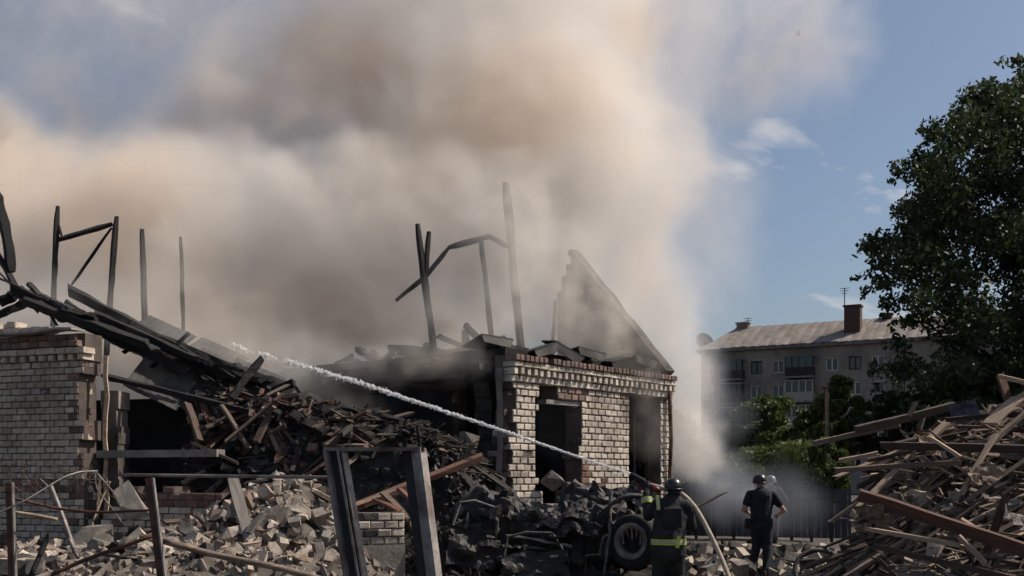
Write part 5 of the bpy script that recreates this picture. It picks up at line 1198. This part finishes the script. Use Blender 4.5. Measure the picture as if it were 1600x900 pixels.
dsh = thing('satellite_dish', 'large grey round dish at the hipped end of the apartment roof', 'dish', ap(.2, AZ, -1)); b = MB(); c = ap(.1, AZ + 1.0, -1.0)
b.sphere((0, 0, 0), (1.1, 1.1, .4), 24, 6, -1, -.05); o = b.build('reflector', MT['concrete'], dsh, True); o.matrix_basis = mtx(c, (R(75), 0, R(20)), (1, 1, 1)); o.matrix_parent_inverse = Matrix.Translation(-dsh.location)
b = MB(); b.tube([c, ap(.3, AZ - .1, -1.2)], .12, 6); b.build('mount', MT['steel_dark'], dsh)

# ------------------------------------------------------------------ trees
def leaves(name, centres, n, size, mk, parent, seed, droop=.3):
    """centres: (x,y,z,r) clumps; leaf quads, denser near each clump's shell"""
    g = np.random.default_rng(seed); c = np.array(centres); wts = c[:, 3] ** 2.2; idx = g.choice(len(c), n, p=wts / wts.sum())
    d = g.normal(size=(n, 3)); d /= np.linalg.norm(d, axis=1)[:, None]; rad = g.random(n) ** .45
    pos = c[idx, :3] + d * (c[idx, 3] * rad)[:, None] * np.array([1.1, 1.1, .8])
    a = g.normal(size=(n, 3)); a[:, 2] -= droop; a /= np.linalg.norm(a, axis=1)[:, None]
    t = g.normal(size=(n, 3)); b_ = np.cross(a, t); b_ /= np.linalg.norm(b_, axis=1)[:, None]
    s = size * g.uniform(.6, 1.35, n)[:, None]
    nrm = np.cross(a, b_)
    v = np.stack([pos - a * s * .5, pos + b_ * s * .27 + nrm * s * .08, pos + a * s * .5, pos - b_ * s * .27 + nrm * s * .08], 1).reshape(-1, 3)
    me = bpy.data.meshes.new(name); me.vertices.add(n * 4); me.vertices.foreach_set('co', v.ravel()); me.loops.add(n * 4); me.loops.foreach_set('vertex_index', np.arange(n * 4, dtype=np.int32))
    me.polygons.add(n); me.polygons.foreach_set('loop_start', np.arange(0, n * 4, 4, dtype=np.int32)); me.polygons.foreach_set('loop_total', np.full(n, 4, dtype=np.int32)); me.update(); me.materials.append(MT[mk])
    return lk(bpy.data.objects.new(name, me), parent)
def tree(name, label, base, h, clumps, n, size, mk, tr=.2, seed=1, cat='tree', group=None):
    t = thing(name, label, cat, base, group); r = random.Random(seed); base = Vector(base)
    b = MB(); top = base + Vector((r.uniform(-.3, .3), 0, h * .55)); q = [base + (top - base) * (k / 5) + Vector((r.uniform(-.08, .08) * k, 0, 0)) for k in range(6)]
    b.tube(q, [tr * (1.15 - .14 * k) for k in range(6)], 8); trunk = b.build('trunk', MT['bark'], t, True)
    big = sorted(clumps, key=lambda c: -c[3])[:26]
    for c in big:
        st = q[r.randint(2, 5)]; e_ = Vector(c[:3]); md = st.lerp(e_, .5) + Vector((r.uniform(-.3, .3), r.uniform(-.3, .3), r.uniform(0, .4)))
        b = MB(); b.tube([st, md, e_], [tr * .42, tr * .25, tr * .06], 5); b.build('limb', MT['bark'], trunk, True)
    leaves('crown', clumps, n, size, mk, t, seed)
    return t
def crown(cx, cy_, cz, rx, ry, rz, n, r0, r1, seed, shell=.62):
    r = random.Random(seed); out = []
    while len(out) < n:
        x, y, z = r.uniform(-1, 1), r.uniform(-1, 1), r.uniform(-1, 1); d = x * x + y * y + z * z
        if d > 1 or d < shell * shell * r.random(): continue
        out.append((cx + x * rx, cy_ + y * ry, cz + z * rz, r.uniform(r0, r1)))
    return out
def outline_clumps(pts, seed):
    """pts: (u,v,d,radius px)"""
    return [(*P(u, v, d), rp_ * d / F) for (u, v, d, rp_) in pts]
rt_ = random.Random(5); wc = []
EDGE = [(1590, 110), (1555, 150), (1525, 140), (1540, 200), (1500, 215), (1460, 205), (1430, 240), (1410, 270), (1440, 290), (1425, 330), (1400, 360), (1360, 378), (1350, 400), (1380, 420), (1360, 450), (1385, 480), (1410, 510), (1400, 550), (1380, 590), (1385, 620), (1378, 648), (1400, 672), (1440, 660)]
for (u, v) in EDGE:
    for k in range(3): wc.append((u + rt_.uniform(-6, 32), v + rt_.uniform(-14, 14), 45 + rt_.uniform(-2.5, 2.5), rt_.uniform(11, 22)))
    for k in range(4): wc.append((u + rt_.uniform(-24, 14), v + rt_.uniform(-22, 18), 45 + rt_.uniform(-2.5, 2.5), rt_.uniform(5, 10)))
k = 0
while k < 430:
    v = rt_.uniform(100, 680); eu = np.interp(v, [100, 140, 205, 270, 380, 450, 510, 590, 680], [1590, 1535, 1470, 1430, 1365, 1385, 1410, 1395, 1400])
    u = rt_.uniform(eu + 15, 2150)
    if ((u - 1800) / 480) ** 2 + ((v - 420) / 400) ** 2 > 1.05: continue
    wc.append((u, v, 45 + rt_.uniform(-6, 7), rt_.uniform(18, 44))); k += 1
for k in range(95):
    v = rt_.uniform(120, 660); eu = np.interp(v, [100, 140, 205, 270, 380, 450, 510, 590, 680], [1590, 1535, 1470, 1430, 1365, 1385, 1410, 1395, 1400]); wc.append((rt_.uniform(eu + 30, max(eu + 60, 1720)), v, 45 + rt_.uniform(-5, 6), rt_.uniform(20, 40)))
wcl = outline_clumps(wc, 1)
tree('walnut_tree', 'tall dark spreading leafy tree behind the timber heap', P(1800, 809, 46), 16, wcl, 125000, .25, 'leaf_dark', .5, 3)
# shrubs and small trees before the apartment block
def blob_tree(name, label, u, vt, vb, wpx, d, n, size, mk, seed, cat='tree', nc=44, group=None):
    c = P(u, (vt + vb) / 2, d); rz = (vb - vt) / 2 * d / F; rx = wpx / 2 * d / F
    tree(name, label, (c.x, c.y, 0), c.z + rz, crown(c.x, c.y, c.z, rx, rx, rz, nc, rx * .14, rx * .38, seed), int(n * 2.2), size * .62, mk, .14, seed, cat, group)
blob_tree('leafy_tree', 'bushy tree rising beneath the white balconies', 1205, 618, 745, 110, 62, 8000, .42, 'leaf_mid', 11)
blob_tree('leafy_tree', 'light green young tree beside the utility pole', 1318, 588, 720, 86, 50, 7000, .34, 'leaf_lite', 12)
blob_tree('leafy_tree', 'dark bush against the apartment wall beyond the white smoke', 1150, 640, 745, 80, 66, 5000, .4, 'leaf_dark', 13)
blob_tree('leafy_tree', 'green tree filling the gap between bushy and young trees', 1262, 640, 750, 90, 57, 6500, .4, 'leaf_mid', 14)
blob_tree('hedge_bush', 'low sunlit bush arching over the dark fence', 1225, 695, 770, 150, 36, 8000, .22, 'leaf_lite', 15, 'bush')
blob_tree('hedge_bush', 'low shaded bush at the far end of the fence', 1130, 700, 790, 100, 35, 5500, .22, 'leaf_mid', 16, 'bush')
blob_tree('hedge_bush', 'leafy bush between the fence and the timber heap', 1290, 690, 790, 70, 33, 5000, .2, 'leaf_mid', 17, 'bush')
blob_tree('leafy_tree', 'dark tree in the shade under the spreading tree', 1400, 600, 745, 120, 44, 7000, .32, 'leaf_dark', 18)
blob_tree('leafy_tree', 'dense dark tree behind the timber heap crest', 1500, 590, 740, 150, 42, 8000, .32, 'leaf_dark', 19)
blob_tree('leafy_tree', 'shady dark tree past the top of the timber heap', 1620, 560, 740, 170, 41, 8000, .32, 'leaf_dark', 20)
blob_tree('leafy_tree', 'distant tree behind the brick gable and smoke', 1040, 640, 745, 110, 80, 4000, .5, 'leaf_mid', 21)
blob_tree('hedge_bush', 'grey-green bush hidden in the white smoke by the house end', 1085, 690, 800, 90, 34, 5000, .22, 'leaf_mid', 22, 'bush')
up = thing('utility_pole', 'thin grey utility pole standing by the young tree', 'pole', P(1293, 820, 47)); b = MB(); b.tube([P(1293, 805, 47), P(1292, 598, 47)], .085, 8); b.build('shaft', MT['wood'], up); b = MB(); b.beam(P(1284, 606, 46.9), P(1301, 606, 46.9), .08, .08); b.build('crossarm', MT['wood_dark'], up)
# dark fence across the yard behind the officers
fy0, fy1 = P(1030, 800, 30.2), P(1330, 800, 28.5); npan = 10
yf = thing('metal_fence', 'dark blue-grey board fence closing the yard behind the officers', 'fence', (fy0.x, fy0.y, 0))
for k in range(npan):
    a, c = fy0.lerp(fy1, k / npan), fy0.lerp(fy1, (k + 1) / npan); d_ = (c - a).normalized(); h = 1.3 + .06 * (k % 3)
    for q in range(6):
        p = a.lerp(c, (q + .5) / 6); b = MB(); b.box((p.x, p.y - .01 * (q % 2), h / 2 + .08), d_ * (c - a).length / 12 * .96, Vector((-d_.y, d_.x, 0)) * .012, (0, 0, h / 2)); b.build('board', MT['fence_blue'], yf)
    b = MB(); b.box((a.x, a.y - .05, h / 2 + .1), (.035, 0, 0), (0, .035, 0), (0, 0, h / 2 + .12)); b.build('post', MT['steel_dark'], yf)
    b = MB(); b.beam((a.x, a.y - .035, h * .8), (c.x, c.y - .035, h * .8), .03, .05); b.build('rail', MT['steel_dark'], yf)
# a bird high in the sky
bd = MB(); c = P(1247, 54, 70); bd.tube([c + Vector((x, 0, 0)) for x in (-.16, -.08, .06, .16)], [.01, .045, .05, .01], 8)
for k in (-1, 1): bd.add([c + Vector((.05, 0, .02)), c + Vector((-.06, 0, .02)), c + Vector((-.05, k * .3, .14)), c + Vector((.0, k * .36, .13)), c + Vector((.05, 0, .035)), c + Vector((-.06, 0, .035)), c + Vector((-.05, k * .3, .15)), c + Vector((.0, k * .36, .14))], [(0, 1, 2, 3), (7, 6, 5, 4), (0, 3, 7, 4), (1, 5, 6, 2), (3, 2, 6, 7)])
tag(bd.build('bird', MT['cloth_black'], None), 'tiny dark bird gliding in the blue sky', 'bird')

# ------------------------------------------------------------------ smoke
def smoke_mat(name, ca, cb_, dens, aniso=.25, nscale=.16, patch=True):
    m = bpy.data.materials.new(name); m.use_nodes = True; nt = m.node_tree; N = nt.nodes; L = nt.links; N.clear()
    out = N.new('ShaderNodeOutputMaterial'); pv = N.new('ShaderNodeVolumePrincipled'); L.new(pv.outputs[0], out.inputs['Volume'])
    pv.inputs['Density'].default_value = dens; pv.inputs['Anisotropy'].default_value = aniso
    vi = N.new('ShaderNodeVolumeInfo')
    mr = N.new('ShaderNodeMapRange'); mr.inputs['From Min'].default_value = .05; mr.inputs['From Max'].default_value = nscale; L.new(vi.outputs['Density'], mr.inputs['Value'])
    tc = N.new('ShaderNodeTexCoord'); nz_ = N.new('ShaderNodeTexNoise'); nz_.inputs['Scale'].default_value = .22; nz_.inputs['Detail'].default_value = 0.0; L.new(tc.outputs['Object'], nz_.inputs['Vector'])
    m2 = N.new('ShaderNodeMapRange'); m2.inputs['From Min'].default_value = .36; m2.inputs['From Max'].default_value = .60; m2.inputs['To Min'].default_value = .15; m2.inputs['To Max'].default_value = 1.35; L.new(nz_.outputs['Fac'], m2.inputs['Value'])
    mu = N.new('ShaderNodeMath'); mu.operation = 'MULTIPLY'; mu.use_clamp = True; L.new(mr.outputs['Result'], mu.inputs[0]); L.new(m2.outputs['Result'], mu.inputs[1])
    mx = N.new('ShaderNodeMix'); mx.data_type = 'RGBA'; mx.inputs['A'].default_value = (*ca, 1); mx.inputs['B'].default_value = (*cb_, 1); L.new(mu.outputs[0] if patch else mr.outputs['Result'], mx.inputs['Factor']); L.new(mx.outputs['Result'], pv.inputs['Color'])
    return m
def smoke(name, label, bmin, bmax, voxel, blobs, mat, s1, a1, s2, a2, erode, seed=0., fine=.5, step=None):
    ng = bpy.data.node_groups.new(name + '_field', 'GeometryNodeTree'); ng.interface.new_socket('Geometry', in_out='INPUT', socket_type='NodeSocketGeometry'); ng.interface.new_socket('Geometry', in_out='OUTPUT', socket_type='NodeSocketGeometry')
    N = ng.nodes; L = ng.links; go = N.new('NodeGroupOutput'); pos = N.new('GeometryNodeInputPosition').outputs[0]
    def vm(op, a, b_=None):
        n = N.new('ShaderNodeVectorMath'); n.operation = op
        for i, x in enumerate((a, b_)):
            if x is None: continue
            if hasattr(x, 'is_linked'): L.new(x, n.inputs[i])
            else: n.inputs[i].default_value = x
        return n.outputs['Value'] if op == 'LENGTH' else n.outputs[0]
    def mm(op, a, b_=None):
        n = N.new('ShaderNodeMath'); n.operation = op
        for i, x in enumerate((a, b_)):
            if x is None: continue
            if hasattr(x, 'is_linked'): L.new(x, n.inputs[i])
            else: n.inputs[i].default_value = x
        return n.outputs[0]
    def nzn(v, sc, det, out, off):
        n = N.new('ShaderNodeTexNoise'); n.inputs['Scale'].default_value = sc; n.inputs['Detail'].default_value = det; n.inputs['Roughness'].default_value = .58
        L.new(vm('ADD', v, (off + seed, off * .7, off * .3)), n.inputs['Vector']); return n.outputs[out]
    w1 = vm('MULTIPLY', vm('SUBTRACT', nzn(pos, s1, 1.0, 'Color', 3.), (.5, .5, .5)), (a1, a1, a1 * .8))
    p1 = vm('ADD', pos, w1)
    w2 = vm('MULTIPLY', vm('SUBTRACT', nzn(p1, s2, 4.0, 'Color', 11.), (.5, .5, .5)), (a2, a2, a2))
    p2 = vm('ADD', p1, w2)
    p2 = vm('ADD', p2, vm('MULTIPLY', vm('SUBTRACT', nzn(p2, s2 * 2.6, 5.0, 'Color', 41.), (.5, .5, .5)), (a2 * .75, a2 * .75, a2 * .75))); tot = None
    for (c, r, k, e0) in blobs:
        ln = vm('LENGTH', vm('DIVIDE', vm('SUBTRACT', p2, tuple(c)), tuple(r)))
        n = N.new('ShaderNodeMapRange'); n.interpolation_type = 'SMOOTHSTEP'; n.inputs['From Min'].default_value = 1.0; n.inputs['From Max'].default_value = e0; n.inputs['To Max'].default_value = k
        L.new(ln, n.inputs['Value']); tot = n.outputs[0] if tot is None else mm('ADD', tot, n.outputs[0])
    fn = nzn(p2, s2 * 1.9, 6.0, 'Fac', 23.)
    mod = mm('MULTIPLY', mm('SUBTRACT', fn, erode), 1 / (1 - erode) * 2 * fine); mod = mm('MAXIMUM', mm('ADD', mod, 1 - fine), 0.0)
    den = mm('MAXIMUM', mm('SUBTRACT', mm('MULTIPLY', tot, mod), .015), 0.0)
    vc = N.new('GeometryNodeVolumeCube'); L.new(den, vc.inputs['Density']); vc.inputs['Min'].default_value = bmin; vc.inputs['Max'].default_value = bmax
    for ax_, i in (('X', 0), ('Y', 1), ('Z', 2)): vc.inputs['Resolution ' + ax_].default_value = int((bmax[i] - bmin[i]) / voxel)
    sm = N.new('GeometryNodeSetMaterial'); sm.inputs['Material'].default_value = mat; L.new(vc.outputs[0], sm.inputs['Geometry']); L.new(sm.outputs[0], go.inputs[0])
    vd = bpy.data.volumes.new(name); vd.materials.append(mat); vd.render.space = 'WORLD'; vd.render.step_size = step or voxel * 1.6; o = lk(bpy.data.objects.new(name, vd)); md = o.modifiers.new('field', 'NODES'); md.node_group = ng
    return tag(o, label, 'smoke', None, 'stuff')
def B(u, v, d, ru, rd, rv, k, e0=.25): c = P(u, v, d); s = d / F; return (c, (ru * s, rd, rv * s), k, e0)
MAIN = [B(640, 400, 30.5, 260, 4.0, 200, 1.1, .68), B(800, 230, 33, 260, 4.5, 260, 1.1, .68), B(740, 60, 36, 340, 5, 220, 1.1, .68), B(480, 230, 34, 330, 4.5, 240, .9, .62), B(340, 420, 30, 290, 4.0, 190, 1.1, .68),
        B(120, 390, 31, 290, 4.0, 190, 1.1, .68), B(-90, 350, 33, 280, 5, 210, 1.0, .68), B(400, 60, 39, 300, 5, 200, .4), B(80, 220, 37, 320, 4, 170, .6), B(950, 330, 33, 165, 4, 290, .85, .55), B(1035, 480, 30.5, 90, 2.5, 230, .8),
        B(1000, 70, 36, 200, 4.5, 190, .6), B(1200, 60, 40, 210, 4, 190, .5), B(1090, 330, 36, 130, 4, 260, .36), B(700, -180, 39, 480, 6, 200, .5), B(150, -120, 42, 420, 6, 220, .35), B(60, 60, 40, 300, 5, 140, .25),
        B(400, 570, 28.5, 520, 3.0, 200, 1.2, .5), B(20, 550, 28.5, 360, 3.0, 210, 1.2, .5), B(640, 560, 27.8, 250, 1.6, 160, 1.0), B(350, 570, 25.8, 250, 1.6, 150, .9), B(870, 520, 29.5, 140, 2.0, 150, 1.0), B(150, 510, 24.8, 240, 1.6, 130, .6), B(-40, 470, 24, 200, 1.6, 130, .5),
        B(420, 570, 23.6, 130, 1.0, 70, .6), B(500, 620, 23.0, 110, 1.0, 70, .45), B(610, 570, 24.0, 130, 1.0, 60, .5), B(130, 480, 21.8, 90, .6, 26, .5)]
VEIL = [B(420, 555, 21.6, 150, .7, 60, 1.1), B(600, 560, 22.6, 160, .6, 50, 1.1), B(260, 515, 21.0, 130, .5, 50, .8), B(700, 560, 22.3, 100, .5, 45, .9), B(90, 470, 20.7, 90, .4, 34, .9), B(200, 490, 21.6, 240, .7, 80, .8), B(60, 455, 21.4, 130, .5, 55, .5), B(330, 540, 21.9, 120, .6, 60, .7), B(250, 430, 22.0, 60, .5, 90, .6), B(720, 500, 23.4, 160, .7, 90, 1.0), B(800, 380, 24.6, 100, .8, 210, 3.0), B(270, 420, 22.4, 70, .6, 100, 1.6), B(760, 430, 23.9, 110, .6, 110, .6), B(640, 500, 23.6, 90, .6, 70, .7),
        B(920, 470, 25.6, 120, .9, 150, 2.4), B(1000, 520, 26.0, 80, .7, 90, 1.0), B(870, 430, 25.4, 90, .8, 150, .9), B(880, 600, 22.9, 30, .5, 70, .25), B(870, 690, 25.0, 60, 1.2, 90, .5), B(1015, 640, 25.2, 44, .7, 120, .6), B(480, 610, 22.0, 90, .5, 50, .6), B(560, 650, 22.0, 60, .5, 60, .5), B(700, 570, 22.6, 90, .5, 40, .5)]
MS = smoke_mat('smoke_brown', (.970, .955, .94), (.965, .875, .775), .64, .1, .5)
smoke('smoke_plume', 'huge brown-grey smoke plume billowing from the burning house', (-24, 20.5, .3), (13, 46, 26), .23, MAIN, MS, .13, 3.4, .45, 2.8, .32, seed=2., fine=.95, step=.75)
smoke('smoke_veil', 'thin grey smoke veiling the charred posts and brick gable', (-10.5, 20.2, 1.6), (4.6, 27.2, 9), .2, VEIL, smoke_mat('smoke_grey', (.955, .92, .88), (.96, .885, .80), .75, .1, .8), .3, 1.0, .9, 1.2, .36, seed=4., fine=.95, step=.5)
LOW = [B(1075, 600, 29.5, 70, 1.8, 170, 1.4), B(1080, 690, 29, 55, 1.5, 75, 2.0), B(1050, 480, 29.5, 80, 1.6, 130, .8), B(1130, 640, 29.5, 50, 1.2, 60, .45), B(1140, 780, 26, 90, 2.2, 60, .34), B(1230, 790, 25.5, 100, 2.2, 70, .2), B(1110, 730, 29, 60, 1.6, 60, .5)]
MB2 = smoke_mat('smoke_blue', (.70, .76, .87), (.975, .94, .905), .8, .0, .6, False)
smoke('ground_smoke', 'thin bluish smoke drifting low behind the officers', (1.5, 21, -.3), (9.5, 33.5, 8), .25, LOW, MB2, .3, 1.2, .8, 1.4, .36, seed=7., fine=.8, step=.6)
